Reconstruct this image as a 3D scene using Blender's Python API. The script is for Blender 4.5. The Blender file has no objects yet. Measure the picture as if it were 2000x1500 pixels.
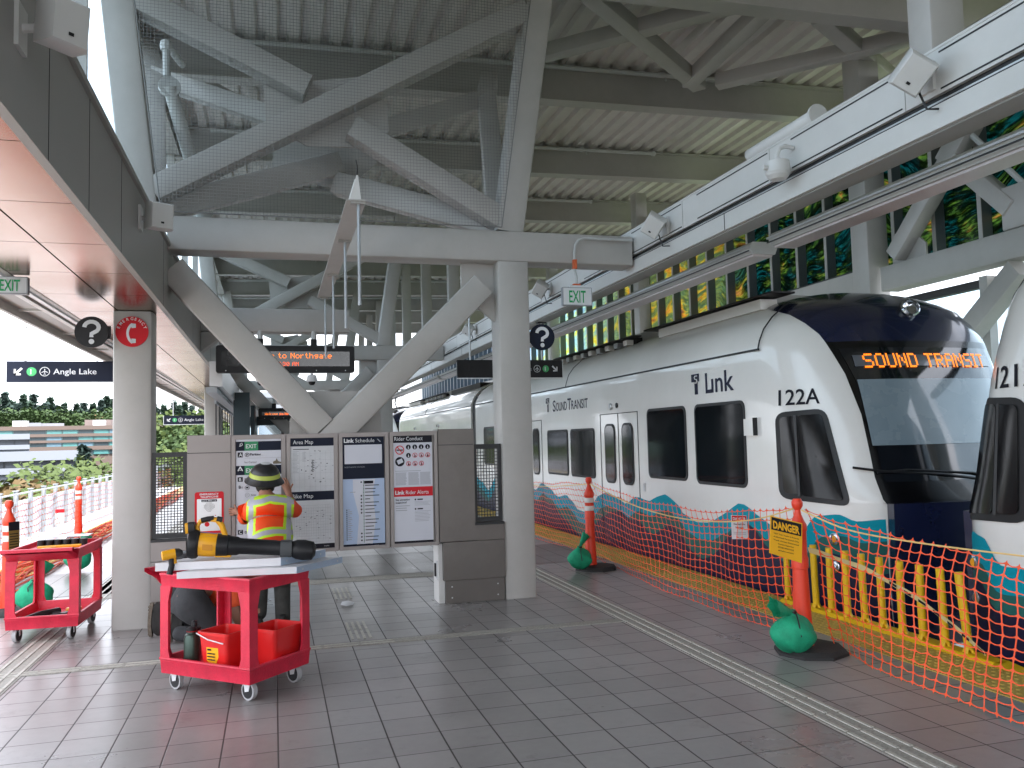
import bpy, math, random
from mathutils import Vector, Matrix
R_=math.radians
random.seed(7)
scene=bpy.context.scene
COL=scene.collection
# ---------------------------------------------------------------- camera
FPX=1630.2; CAMH=1.65
def _axes(y,p,r):
    F=Vector((math.sin(y)*math.cos(p),math.cos(y)*math.cos(p),math.sin(p)))
    Rt=Vector((math.cos(y),-math.sin(y),0)); U=Rt.cross(F)
    return Rt*math.cos(r)+U*math.sin(r), U*math.cos(r)-Rt*math.sin(r), F
RT,UP,FW=_axes(R_(16.009),R_(3.752),R_(-1.4317))
cam=bpy.data.cameras.new('camera'); camo=bpy.data.objects.new('camera',cam); COL.objects.link(camo)
cam.sensor_width=36; cam.lens=FPX/2000*36; cam.clip_start=0.05; cam.clip_end=3000
M=Matrix((RT,UP,-FW)).transposed().to_4x4(); M.translation=Vector((0,0,CAMH)); camo.matrix_world=M
scene.camera=camo
def on(px,py,ax,c):
    """photo pixel -> world point on the plane axis=c (used to measure places)"""
    d=FW+RT*((px-1000)/FPX)-UP*((py-750)/FPX)
    o=Vector((0,0,CAMH)); t=(c-o[ax])/d[ax]; return o+d*t
# ---------------------------------------------------------------- light
SUN_EL=R_(50); SUN_AZ=R_(163)     # azimuth measured from +Y towards +X
w=bpy.data.worlds.new("World"); scene.world=w; w.use_nodes=True
nt=w.node_tree; nt.nodes.clear()
out=nt.nodes.new('ShaderNodeOutputWorld'); bg=nt.nodes.new('ShaderNodeBackground')
sky=nt.nodes.new('ShaderNodeTexSky'); sky.sky_type='NISHITA'; sky.sun_disc=False
sky.sun_elevation=SUN_EL; sky.sun_rotation=SUN_AZ; sky.air_density=1.2; sky.dust_density=2.5
tc=nt.nodes.new('ShaderNodeTexCoord'); mp=nt.nodes.new('ShaderNodeMapping'); mp.inputs['Scale'].default_value=(1.6,1.6,5.0)
no=nt.nodes.new('ShaderNodeTexNoise'); no.inputs['Scale'].default_value=1.3; no.inputs['Detail'].default_value=7; no.inputs['Roughness'].default_value=.55
cr=nt.nodes.new('ShaderNodeValToRGB'); cr.color_ramp.elements[0].position=.33; cr.color_ramp.elements[1].position=.60
cr.color_ramp.elements[0].color=(.35,.35,.35,1)
mx=nt.nodes.new('ShaderNodeMixRGB'); mx.inputs[2].default_value=(13.5,14.0,15.2,1)
nt.links.new(tc.outputs['Generated'],mp.inputs[0]); nt.links.new(mp.outputs[0],no.inputs[0]); nt.links.new(no.outputs[0],cr.inputs[0])
nt.links.new(cr.outputs[0],mx.inputs[0]); nt.links.new(sky.outputs[0],mx.inputs[1]); nt.links.new(mx.outputs[0],bg.inputs[0])
bg.inputs[1].default_value=.085
nt.links.new(bg.outputs[0],out.inputs[0])
sl=bpy.data.lights.new('sun','SUN'); sl.energy=2.0; sl.angle=R_(3.0); sl.color=(1,.95,.88)
so=bpy.data.objects.new('sun',sl); COL.objects.link(so)
sd=Vector((math.sin(SUN_AZ)*math.cos(SUN_EL),math.cos(SUN_AZ)*math.cos(SUN_EL),math.sin(SUN_EL)))
so.rotation_euler=sd.to_track_quat('Z','Y').to_euler(); so.location=sd*50
scene.view_settings.view_transform='Standard'; scene.view_settings.look='None'
scene.view_settings.exposure=1.85; scene.view_settings.gamma=1
try:
    scene.cycles.max_bounces=8; scene.cycles.transparent_max_bounces=24; scene.cycles.diffuse_bounces=4; scene.cycles.glossy_bounces=3
    scene.cycles.use_denoising=True; scene.cycles.caustics_reflective=False; scene.cycles.caustics_refractive=False
except Exception: pass
# ---------------------------------------------------------------- materials
MATS={}
def N(nt,t,**k):
    n=nt.nodes.new(t)
    for a,b in k.items(): n.inputs[a].default_value=b
    return n
def mat(name,col,rough=.5,metal=0,var=.08,scale=3.0,bump=0.0,bscale=60,coat=0,emit=None,estr=1,trans=0,spec=.5,alpha=1,obj=True,stain=0):
    if name in MATS: return MATS[name]
    m=bpy.data.materials.new(name); m.use_nodes=True; t=m.node_tree; b=t.nodes['Principled BSDF']
    c=(col[0],col[1],col[2],1)
    b.inputs['Roughness'].default_value=rough; b.inputs['Metallic'].default_value=metal
    b.inputs['Specular IOR Level'].default_value=spec
    b.inputs['Coat Weight'].default_value=coat; b.inputs['Coat Roughness'].default_value=.05
    b.inputs['Transmission Weight'].default_value=trans
    tc=N(t,'ShaderNodeTexCoord'); src=tc.outputs['Object']
    n1=N(t,'ShaderNodeTexNoise',Scale=scale,Detail=5.0,Roughness=.6); t.links.new(src,n1.inputs[0])
    h=N(t,'ShaderNodeHueSaturation',Color=c); mr=N(t,'ShaderNodeMapRange'); mr.inputs[1].default_value=.3; mr.inputs[2].default_value=.7
    mr.inputs[3].default_value=1-var; mr.inputs[4].default_value=1+var
    t.links.new(n1.outputs[0],mr.inputs[0]); t.links.new(mr.outputs[0],h.inputs['Value'])
    last=h.outputs[0]
    if stain:
        n3=N(t,'ShaderNodeTexNoise',Scale=scale*.35,Detail=9.0,Roughness=.75); t.links.new(src,n3.inputs[0])
        r=N(t,'ShaderNodeValToRGB'); r.color_ramp.elements[0].position=.42; r.color_ramp.elements[1].position=.62
        t.links.new(n3.outputs[0],r.inputs[0]); x=N(t,'ShaderNodeMixRGB'); x.blend_type='MULTIPLY'; x.inputs[2].default_value=(1-stain,1-stain,1-stain*1.1,1)
        t.links.new(r.outputs[0],x.inputs[0]); t.links.new(last,x.inputs[1]); last=x.outputs[0]
    t.links.new(last,b.inputs['Base Color'])
    mr2=N(t,'ShaderNodeMapRange'); mr2.inputs[3].default_value=max(0,rough-.06); mr2.inputs[4].default_value=min(1,rough+.1)
    t.links.new(n1.outputs[0],mr2.inputs[0]); t.links.new(mr2.outputs[0],b.inputs['Roughness'])
    if bump:
        n2=N(t,'ShaderNodeTexNoise',Scale=bscale,Detail=3.0); t.links.new(src,n2.inputs[0])
        bp=N(t,'ShaderNodeBump',Strength=bump,Distance=.02); t.links.new(n2.outputs[0],bp.inputs['Height']); t.links.new(bp.outputs[0],b.inputs['Normal'])
    if emit:
        b.inputs['Emission Color'].default_value=(*emit,1); b.inputs['Emission Strength'].default_value=estr
    if alpha<1: b.inputs['Alpha'].default_value=alpha
    MATS[name]=m; return m
STEEL=mat('steel_paint',(.47,.452,.43),.42,var=.05,scale=1.5,stain=.10)
WHITE=mat('white_paint',(.70,.69,.67),.38,var=.03,scale=1.2,stain=.07)
DARKST=mat('box_girder_paint',(.36,.35,.33),.42,var=.05)
PIPE=mat('pipe_paint',(.55,.56,.55),.4)
DECK=mat('roof_deck_paint',(.68,.645,.61),.5,var=.06)
SOFF=mat('soffit_panel',(.34,.22,.16),.2,metal=1,var=.05,scale=1.2)  # warm tint stands in for the orange net mirrored in grey metal
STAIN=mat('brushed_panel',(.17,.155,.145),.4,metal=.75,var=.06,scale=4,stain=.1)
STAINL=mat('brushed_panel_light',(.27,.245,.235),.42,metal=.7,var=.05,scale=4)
ALU=mat('aluminium',(.62,.63,.64),.35,metal=.8,var=.05)
GALV=mat('galvanised',(.42,.45,.48),.45,metal=.5,var=.12,scale=9)
BLACK=mat('black_plastic',(.014,.014,.016),.45,var=.15,spec=.35)
BLKM=mat('black_metal',(.02,.021,.023),.45)
RUBBER=mat('rubber',(.025,.024,.024),.7,bump=.3)
NAVY=mat('navy_panel',(.010,.014,.03),.55,spec=.2)
PWHITE=mat('poster_white',(.66,.67,.73),.55,var=.015,spec=.2)
PPALE=mat('poster_pale_blue',(.46,.56,.74),.55,var=.02,spec=.2)
PGREY=mat('poster_grey',(.35,.36,.39),.5)
INK=mat('ink',(.018,.018,.025),.6,spec=.15)
SWHITE=mat('sign_white',(.75,.76,.78),.45,var=.01)
SGREEN=mat('sign_green',(.02,.25,.10),.45)
LGREEN=mat('line_green',(.06,.42,.14),.4)
SRED=mat('sign_red',(.62,.02,.03),.5,spec=.2)
PRED=mat('cart_red',(.70,.022,.060),.42,var=.16,scale=7,bump=.2,bscale=90,stain=.12)
BRED=mat('bucket_red',(.72,.02,.02),.3,var=.05)
ORNET=mat('net_orange',(.95,.11,.03),.5,var=.1)
CONE=mat('cone_orange',(.86,.06,.022),.42,var=.07,stain=.12)
REFL=mat('reflective_white',(.75,.72,.68),.4,var=.08,scale=20)
GBAG=mat('green_bag',(.02,.36,.19),.6,var=.22,scale=9,bump=.35,bscale=55,spec=.25)
YEL=mat('bollard_yellow',(.92,.55,.006),.45,var=.07,stain=.15)
SYEL=mat('sign_yellow',(.92,.47,.01),.4,var=.04)
TYEL=mat('tool_yellow',(.85,.40,.01),.4)
ROPE=mat('rope_yellow',(.85,.58,.22),.7)
TBODY=mat('train_white',(.88,.85,.81),.22,coat=.6,var=.03,scale=.8,stain=.05)
TNAVY=mat('train_navy',(.010,.014,.045),.2,coat=.5)
TEAL=mat('train_teal',(.0,.30,.40),.5,spec=.15)
NSK=mat('navy_skirt_paint',(.010,.011,.045),.42,var=.1,spec=.3)
TGREEN=mat('train_green',(.025,.13,.12),.5,spec=.15)
GASKET=mat('gasket',(.012,.012,.013),.5)
def glassmat(name,tint,alpha,rough=.03):
    m=bpy.data.materials.new(name); m.use_nodes=True; t=m.node_tree; t.nodes.clear()
    o=N(t,'ShaderNodeOutputMaterial'); a=N(t,'ShaderNodeBsdfTransparent',Color=(*tint,1)); g=N(t,'ShaderNodeBsdfGlossy',Roughness=rough)
    fl=N(t,'ShaderNodeLayerWeight',Blend=.12); fr=N(t,'ShaderNodeMath'); fr.operation='MULTIPLY'; fr.inputs[1].default_value=.5; t.links.new(fl.outputs['Facing'],fr.inputs[0]); mr=N(t,'ShaderNodeMath'); mr.operation='ADD'; mr.inputs[1].default_value=alpha; mr.use_clamp=True
    mx=N(t,'ShaderNodeMixShader'); tc=N(t,'ShaderNodeTexCoord'); nn=N(t,'ShaderNodeTexNoise',Scale=.7); bp=N(t,'ShaderNodeBump',Strength=.04,Distance=.1)
    t.links.new(tc.outputs['Object'],nn.inputs[0]); t.links.new(nn.outputs[0],bp.inputs['Height']); t.links.new(bp.outputs[0],g.inputs['Normal'])
    t.links.new(fr.outputs[0],mr.inputs[0]); t.links.new(mr.outputs[0],mx.inputs[0]); t.links.new(a.outputs[0],mx.inputs[1]); t.links.new(g.outputs[0],mx.inputs[2]); t.links.new(mx.outputs[0],o.inputs[0])
    return m
TGLASS=glassmat('tinted_window',(.16,.17,.18),.03)
WSGLASS=glassmat('windshield_glass',(.30,.36,.42),.10)
CLGLASS=glassmat('clear_glass',(.80,.88,.92),.04)
# ---------------------------------------------------------------- mesh builder
class MB:
    def __init__(s): s.v=[]; s.f=[]; s.m=[]; s.mats=[]; s.sm=False
    def mi(s,m):
        if m not in s.mats: s.mats.append(m)
        return s.mats.index(m)
    def add(s,vs,fs,m):
        o=len(s.v); s.v+= [Vector(v) for v in vs]; k=s.mi(m)
        for f in fs: s.f.append([i+o for i in f]); s.m.append(k)
        return s
    def box(s,x0,x1,y0,y1,z0,z1,m,ch=0):
        if x1<x0:x0,x1=x1,x0
        if y1<y0:y0,y1=y1,y0
        if z1<z0:z0,z1=z1,z0
        if ch: return s.bar((x0+0*x1,(y0+y1)/2,(z0+z1)/2),(x1,(y0+y1)/2,(z0+z1)/2),y1-y0,z1-z0,m,ch=ch,up=(0,0,1))
        vs=[(x0,y0,z0),(x1,y0,z0),(x1,y1,z0),(x0,y1,z0),(x0,y0,z1),(x1,y0,z1),(x1,y1,z1),(x0,y1,z1)]
        return s.add(vs,[(0,3,2,1),(4,5,6,7),(0,1,5,4),(1,2,6,5),(2,3,7,6),(3,0,4,7)],m)
    def bar(s,p0,p1,w,d,m,ch=0.0,up=(0,0,1)):
        """bar from p0 to p1; w across (perp. to up), d along up"""
        p0=Vector(p0);p1=Vector(p1);a=(p1-p0).normalized();u=Vector(up)
        if abs(a.dot(u))>.98: u=Vector((0,1,0))
        sx=a.cross(u).normalized(); u=sx.cross(a).normalized()
        if ch: q=[(-w/2+ch,-d/2),(w/2-ch,-d/2),(w/2-ch*.3,-d/2+ch*.3),(w/2,-d/2+ch),(w/2,d/2-ch),(w/2-ch*.3,d/2-ch*.3),(w/2-ch,d/2),(-w/2+ch,d/2),(-w/2+ch*.3,d/2-ch*.3),(-w/2,d/2-ch),(-w/2,-d/2+ch),(-w/2+ch*.3,-d/2+ch*.3)]
        else: q=[(-w/2,-d/2),(w/2,-d/2),(w/2,d/2),(-w/2,d/2)]
        n=len(q); vs=[p0+sx*i+u*j for i,j in q]+[p1+sx*i+u*j for i,j in q]
        return s.add(vs,[[n-1-i for i in range(n)],[n+i for i in range(n)]]+[(i,(i+1)%n,n+(i+1)%n,n+i) for i in range(n)],m)
    def ibeam(s,p0,p1,w,d,m,t=.02,up=(0,0,1)):
        u=Vector(up); p0=Vector(p0);p1=Vector(p1)
        s.bar(p0+u*(d/2-t/2),p1+u*(d/2-t/2),w,t,m,up=up); s.bar(p0-u*(d/2-t/2),p1-u*(d/2-t/2),w,t,m,up=up)
        return s.bar(p0,p1,t,d-2*t,m,up=up)
    def tube(s,pts,r,m,n=8,cap=True):
        pts=[Vector(p) for p in pts]; rs=r if isinstance(r,(list,tuple)) else [r]*len(pts); vs=[];fs=[]
        pu=None
        for i,p in enumerate(pts):
            a=(pts[min(i+1,len(pts)-1)]-pts[max(i-1,0)]).normalized()
            u=pu if pu is not None else (Vector((0,0,1)) if abs(a.z)<.9 else Vector((0,1,0)))
            x=a.cross(u)
            if x.length<1e-4: x=a.cross(Vector((1,0,0)))
            x.normalize(); y=x.cross(a).normalized(); pu=y
            for k in range(n):
                t=2*math.pi*k/n; vs.append(p+(x*math.cos(t)+y*math.sin(t))*rs[i])
        for i in range(len(pts)-1):
            for k in range(n): fs.append((i*n+k,i*n+(k+1)%n,(i+1)*n+(k+1)%n,(i+1)*n+k))
        if cap: fs+=[[n-1-k for k in range(n)],[(len(pts)-1)*n+k for k in range(n)]]
        return s.add(vs,fs,m)
    def lathe(s,prof,c,m,n=16,axis=(0,0,1),a0=0,a1=2*math.pi):
        """prof: list of (radius, height) along axis from c"""
        a=Vector(axis).normalized(); x=a.orthogonal().normalized(); y=a.cross(x); c=Vector(c); vs=[];fs=[]
        for r,h in prof:
            for k in range(n):
                t=2*math.pi*k/n; vs.append(c+a*h+(x*math.cos(t)+y*math.sin(t))*max(r,1e-4))
        for i in range(len(prof)-1):
            for k in range(n): fs.append((i*n+k,i*n+(k+1)%n,(i+1)*n+(k+1)%n,(i+1)*n+k))
        fs+=[[n-1-k for k in range(n)],[(len(prof)-1)*n+k for k in range(n)]]
        return s.add(vs,fs,m)
    def prism(s,poly,d,m):
        """poly: list of 3D points (planar), extruded by vector d"""
        n=len(poly); d=Vector(d); vs=[Vector(p) for p in poly]+[Vector(p)+d for p in poly]
        return s.add(vs,[[n-1-i for i in range(n)],[n+i for i in range(n)]]+[(i,(i+1)%n,n+(i+1)%n,n+i) for i in range(n)],m)
    def quad(s,a,b,c,d,m): return s.add([a,b,c,d],[(0,1,2,3)],m)
    def grid(s,rows,m,closed=False):
        nr=len(rows);nc=len(rows[0]);vs=[p for r in rows for p in r];fs=[]
        for i in range(nr-1):
            for j in range(nc-1 if not closed else nc):
                fs.append((i*nc+j,i*nc+(j+1)%nc,(i+1)*nc+(j+1)%nc,(i+1)*nc+j))
        return s.add(vs,fs,m)
    def merge(s,o,f=lambda v:v):
        b=len(s.v); s.v+=[Vector(f(v)) for v in o.v]
        for fc,k in zip(o.f,o.m): s.f.append([i+b for i in fc]); s.m.append(s.mi(o.mats[k]))
        return s
    def mesh(s,name,off=Vector((0,0,0)),smooth=False):
        me=bpy.data.meshes.new(name); me.from_pydata([v-off for v in s.v],[],s.f)
        for m in s.mats: me.materials.append(m)
        me.polygons.foreach_set('material_index',s.m)
        if smooth:
            me.polygons.foreach_set('use_smooth',[True]*len(s.f))
        me.update(); me.validate()
        if smooth and smooth!='full': 
            try: me.set_sharp_from_angle(angle=R_(35))
            except Exception: pass
        return me
def props(o,label=None,cat=None,group=None,kind=None):
    if label: o['label']=label
    if cat: o['category']=cat
    if group: o['group']=group
    if kind: o['kind']=kind
    return o
def thing(name,label,cat,loc=(0,0,0),rz=0,group=None,kind=None):
    o=bpy.data.objects.new(name,None); COL.objects.link(o); o.location=loc; o.rotation_euler=(0,0,rz); o.empty_display_size=.1
    return props(o,label,cat,group,kind)
def worldloc(o):
    v=Vector((0,0,0))
    while o: v+=Vector(o.location); o=o.parent
    return v
def part(name,mb,parent,local=False,smooth=True,label=None,kind=None):
    off=Vector((0,0,0)) if local else worldloc(parent)
    o=bpy.data.objects.new(name,mb.mesh(name,off,smooth)); COL.objects.link(o); o.parent=parent
    return props(o,label,kind=kind)
def solo(name,mb,label,cat,loc=None,group=None,smooth=True,kind=None):
    loc=Vector(loc) if loc is not None else Vector((0,0,0))
    o=bpy.data.objects.new(name,mb.mesh(name,loc,smooth)); COL.objects.link(o); o.location=loc
    return props(o,label,cat,group,kind)
def struct(name,mb,smooth=False): return solo(name,mb,None,None,kind='structure',smooth=smooth)
def copy_tree(o,loc=None,rz=None,parent=None,label=None,dz=None):
    c=o.copy(); COL.objects.link(c); c.parent=parent
    if loc is not None: c.location=loc
    if rz is not None: c.rotation_euler=(0,0,rz)
    if label: c['label']=label
    for ch in [x for x in bpy.data.objects if x.parent is o]: copy_tree(ch,parent=c)
    return c
# ---------------------------------------------------------------- lettering
_tc={}
def textraw(s,bold=0.0):
    k=(s,bold)
    if k not in _tc:
        cu=bpy.data.curves.new('t','FONT'); cu.body=s; cu.size=1; cu.offset=bold; cu.resolution_u=3
        ob=bpy.data.objects.new('t',cu); COL.objects.link(ob); dg=bpy.context.evaluated_depsgraph_get()
        me=bpy.data.meshes.new_from_object(ob.evaluated_get(dg))
        vs=[Vector(v.co) for v in me.vertices]; fs=[list(p.vertices) for p in me.polygons]
        bpy.data.objects.remove(ob); bpy.data.curves.remove(cu); bpy.data.meshes.remove(me)
        if vs:
            x0=min(v.x for v in vs);x1=max(v.x for v in vs)
            vs=[Vector((v.x-x0,v.y,0)) for v in vs]
            _tc[k]=(vs,fs,x1-x0)
        else: _tc[k]=([],[],1)
    return _tc[k]
def text(mb,s,org,h,m,wid=None,right=(1,0,0),up=(0,0,1),bold=0.0,cx=False):
    """cap height h, baseline-left at org"""
    vs,fs,w=textraw(s,bold); sy=h/.70; sx=sy if wid is None else wid/w
    org=Vector(org); r=Vector(right);u=Vector(up)
    o=-w*sx/2 if cx else 0
    mb.add([org+r*(v.x*sx+o)+u*v.y*sy for v in vs],fs,m); return w*sx
def ext(mb,d):
    return mb
DOT={'A':'01110 10001 10001 11111 10001 10001 10001','C':'01111 10000 10000 10000 10000 10000 01111','D':'11110 10001 10001 10001 10001 10001 11110','I':'111 010 010 010 010 010 111',
'M':'10001 11011 10101 10101 10001 10001 10001','N':'10001 11001 10101 10101 10011 10001 10001','O':'01110 10001 10001 10001 10001 10001 01110','R':'11110 10001 10001 11110 10100 10010 10001','S':'01111 10000 10000 01110 00001 00001 11110',
'T':'11111 00100 00100 00100 00100 00100 00100','U':'10001 10001 10001 10001 10001 10001 01110','W':'10001 10001 10001 10101 10101 11011 10001','a':'00000 00000 01110 00001 01111 10001 01111','c':'00000 00000 01110 10000 10000 10000 01110',
'e':'00000 00000 01110 10001 11111 10000 01110','g':'00000 00000 01111 10001 01111 00001 01110','h':'10000 10000 11110 10001 10001 10001 10001','l':'11 01 01 01 01 01 01','m':'00000 00000 11010 10101 10101 10101 10101','o':'00000 00000 01110 10001 10001 10001 01110',
'r':'00000 00000 10110 11000 10000 10000 10000','t':'0100 0100 1110 0100 0100 0100 0011',' ':'000 000 000 000 000 000 000',':':'0 0 1 0 1 0 0','1':'010 110 010 010 010 010 111','3':'11110 00001 00001 01110 00001 00001 11110','0':'01110 10001 10011 10101 11001 10001 01110'}
def dots(mb,s,org,h,m,right=(1,0,0),up=(0,0,1),nrm=(0,-1,0),xs=1.0,fill=.84):
    org=Vector(org);r=Vector(right);u=Vector(up);n=Vector(nrm);c=h/7;x=0
    for ch in s:
        g=DOT[ch].split(); 
        for j,row in enumerate(g):
            for i,b in enumerate(row):
                if b=='1':
                    o=org+r*((x+i)*c*xs)+u*((6-j)*c); a=c*fill
                    mb.quad(o,o+r*a*xs,o+r*a*xs+u*a,o+u*a,m)
        x+=len(g[0])+1
    return x*c*xs
def disc(mb,c,r,m,nrm=(0,-1,0),n=28,right=(1,0,0),th=None):
    a=Vector(right);b=Vector(nrm).cross(a).normalized()*-1; c=Vector(c)
    pts=[c+a*r*math.cos(2*math.pi*k/n)+b*r*math.sin(2*math.pi*k/n) for k in range(n)]
    if th: return mb.prism(pts,-Vector(nrm)*th,m)
    return mb.add(pts,[list(range(n))],m)
def ring(mb,c,r,w,m,right=(1,0,0),up=(0,0,1),n=24):
    a=Vector(right);b=Vector(up);c=Vector(c);vs=[]
    for k in range(n):
        t=2*math.pi*k/n; d=a*math.cos(t)+b*math.sin(t); vs+=[c+d*r,c+d*(r-w)]
    return mb.add(vs,[(2*k,2*((k+1)%n),2*((k+1)%n)+1,2*k+1) for k in range(n)],m)
# ================================================================ setting
PY0,PY1=-48,92          # extent of the platform along Y
def floormat(name,base,dark=1.0,sx=.2951,sy=.2955,ox=.016,oy=4.803,ribs=0):
    m=bpy.data.materials.new(name); m.use_nodes=True; t=m.node_tree; b=t.nodes['Principled BSDF']
    tc=N(t,'ShaderNodeTexCoord'); sp=N(t,'ShaderNodeSeparateXYZ'); t.links.new(tc.outputs['Object'],sp.inputs[0])
    def math_(op,a,bv=None,**k):
        n=N(t,'ShaderNodeMath'); n.operation=op
        for i,v in enumerate((a,bv)):
            if v is None: continue
            if isinstance(v,(int,float)): n.inputs[i].default_value=v
            else: t.links.new(v,n.inputs[i])
        return n.outputs[0]
    def joint(src,o,s,wd):
        q=math_('DIVIDE',math_('SUBTRACT',src,o),s); f=math_('FRACT',q); d=math_('MULTIPLY',math_('MINIMUM',f,math_('SUBTRACT',1.0,f)),s)
        n=N(t,'ShaderNodeMapRange'); n.inputs[1].default_value=wd*.5; n.inputs[2].default_value=wd; n.inputs[3].default_value=1; n.inputs[4].default_value=0
        t.links.new(d,n.inputs[0]); return n.outputs[0],math_('FLOOR',q)
    jx,ix=joint(sp.outputs[0],ox,sx,.0055); jy,iy=joint(sp.outputs[1],oy,sy,.0046)
    mask=math_('MAXIMUM',jx,math_('MULTIPLY',jy,.9))
    cv=N(t,'ShaderNodeCombineXYZ'); t.links.new(ix,cv.inputs[0]); t.links.new(iy,cv.inputs[1])
    wn=N(t,'ShaderNodeTexWhiteNoise'); t.links.new(cv.outputs[0],wn.inputs[0])
    n1=N(t,'ShaderNodeTexNoise',Scale=.9,Detail=6.0,Roughness=.65); t.links.new(tc.outputs['Object'],n1.inputs[0])
    n2=N(t,'ShaderNodeTexNoise',Scale=14.0,Detail=6.0,Roughness=.7); t.links.new(tc.outputs['Object'],n2.inputs[0])
    v=math_('ADD',math_('MULTIPLY',math_('SUBTRACT',wn.outputs[0],.5),.20),math_('ADD',math_('MULTIPLY',math_('SUBTRACT',n1.outputs[0],.5),.55),math_('MULTIPLY',math_('SUBTRACT',n2.outputs[0],.5),.30)))
    v=math_('ADD',v,1.0*dark)
    h=N(t,'ShaderNodeHueSaturation',Color=(*base,1)); t.links.new(v,h.inputs['Value'])
    mx=N(t,'ShaderNodeMixRGB'); mx.inputs[2].default_value=(.035,.03,.028,1); t.links.new(mask,mx.inputs[0]); t.links.new(h.outputs[0],mx.inputs[1]); t.links.new(mx.outputs[0],b.inputs['Base Color'])
    rr=math_('ADD',math_('MULTIPLY',n1.outputs[0],.26),.18); rr=math_('ADD',rr,math_('MULTIPLY',mask,.3)); t.links.new(rr,b.inputs['Roughness'])
    hh=math_('SUBTRACT',math_('MULTIPLY',n2.outputs[0],.12),mask)
    bp=N(t,'ShaderNodeBump',Strength=.35,Distance=.004); t.links.new(hh,bp.inputs['Height']); t.links.new(bp.outputs[0],b.inputs['Normal'])
    b.inputs['Specular IOR Level'].default_value=.7
    n4=N(t,'ShaderNodeTexNoise',Scale=2.2,Detail=12.0,Roughness=.8); t.links.new(tc.outputs['Object'],n4.inputs[0]); r4=N(t,'ShaderNodeValToRGB'); r4.color_ramp.elements[0].position=.56; r4.color_ramp.elements[1].position=.70; t.links.new(n4.outputs[0],r4.inputs[0]); d4=N(t,'ShaderNodeMixRGB'); d4.blend_type='MULTIPLY'; d4.inputs[2].default_value=(.62,.60,.58,1); t.links.new(r4.outputs[0],d4.inputs[0]); t.links.new(mx.outputs[0],d4.inputs[1]); vo=N(t,'ShaderNodeTexVoronoi',Scale=2.6); t.links.new(tc.outputs['Object'],vo.inputs[0]); lt=math_('LESS_THAN',vo.outputs['Distance'],.035); d5=N(t,'ShaderNodeMixRGB'); d5.inputs[2].default_value=(.06,.055,.05,1); t.links.new(math_('MULTIPLY',lt,.55),d5.inputs[0]); t.links.new(d4.outputs[0],d5.inputs[1]); t.links.new(d5.outputs[0],b.inputs['Base Color'])
    return m
FLOOR=floormat('floor_tile',(.285,.268,.262))
FLOORD=floormat('floor_tile_dark',(.095,.084,.076),sy=.0985)
GRAN=mat('granite_strip',(.36,.34,.30),.6,var=.3,scale=55)
GRANB=mat('guide_bar',(.52,.50,.45),.5,var=.15,scale=30)
CONC=mat('concrete',(.42,.41,.40),.75,var=.1,scale=2,stain=.15)
CONCW=mat('white_concrete',(.78,.78,.80),.7,var=.04)
SHEET=bpy.data.materials.new('white_sheeting'); SHEET.use_nodes=True; _t=SHEET.node_tree; _t.nodes.clear(); _o=N(_t,'ShaderNodeOutputMaterial'); _a=N(_t,'ShaderNodeBsdfDiffuse',Color=(.85,.83,.86,1)); _b=N(_t,'ShaderNodeBsdfTranslucent',Color=(.85,.83,.86,1)); _m=N(_t,'ShaderNodeMixShader'); _n=N(_t,'ShaderNodeTexNoise',Scale=1.5,Detail=4.0); _p=N(_t,'ShaderNodeBump',Strength=.3,Distance=.1); _t.links.new(_n.outputs[0],_p.inputs['Height']); _t.links.new(_p.outputs[0],_a.inputs['Normal']); _t.links.new(_a.outputs[0],_m.inputs[1]); _t.links.new(_b.outputs[0],_m.inputs[2]); _t.links.new(_m.outputs[0],_o.inputs[0])
TACT=mat('tactile_yellow',(.60,.40,.085),.55,var=.1,stain=.2)
m=MB(); m.box(-3.67,4.87,PY0,PY1,-1.1,0,CONC); s_=MB().quad((-3.67,PY0,.0),(4.87,PY0,.0),(4.87,PY1,.0),(-3.67,PY1,.0),FLOOR)
struct('platform_slab',MB().box(-3.67,4.87,PY0,PY1,-1.1,-.004,CONC))
struct('platform_floor',s_)
b=MB()
for y0,y1 in ((10.55,12.45),(31.5,33.4)): b.quad((-3.05,y0,.004),(4.3,y0,.004),(4.3,y1,.004),(-3.05,y1,.004),FLOORD)
struct('dark_tile_band',b)
# guide strips along the platform
g=MB()
for cx in (3.095,-1.9):
    g.box(cx-.115,cx+.115,PY0,PY1,.0005,.004,GRAN)
    for dx in (-.085,0,.085):
        y=PY0
        while y<44:
            g.box(cx+dx-.011,cx+dx+.011,y+.012,y+.284,.004,.009,GRANB); y+=.2955
struct('guide_strips',g)
g=MB(); 
for yy in (7.0,28.7):
    g.box(-2.02,3.0,yy,yy+.13,.0006,.005,GRAN)
    for k in range(17):
        x=-2.0+.2951*k+.016
        for dy in (.03,.1): g.box(x+.01,x+.28,yy+dy-.006,yy+dy+.006,.005,.008,GRANB) if x<.9 else None
g.box(-2.02,2.6,10.2,10.5,.0004,.0035,GRAN)
for (x0,y0,n) in ((.62,9.1,2),(.62,7.22,2)):
    for k in range(4):
        for j in range(n): g.box(x0+k*.05,x0+k*.05+.022,y0+j*.36,y0+j*.36+.33,.0045,.010,GRANB)
struct('cross_strip',g)
t_=MB()
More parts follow.
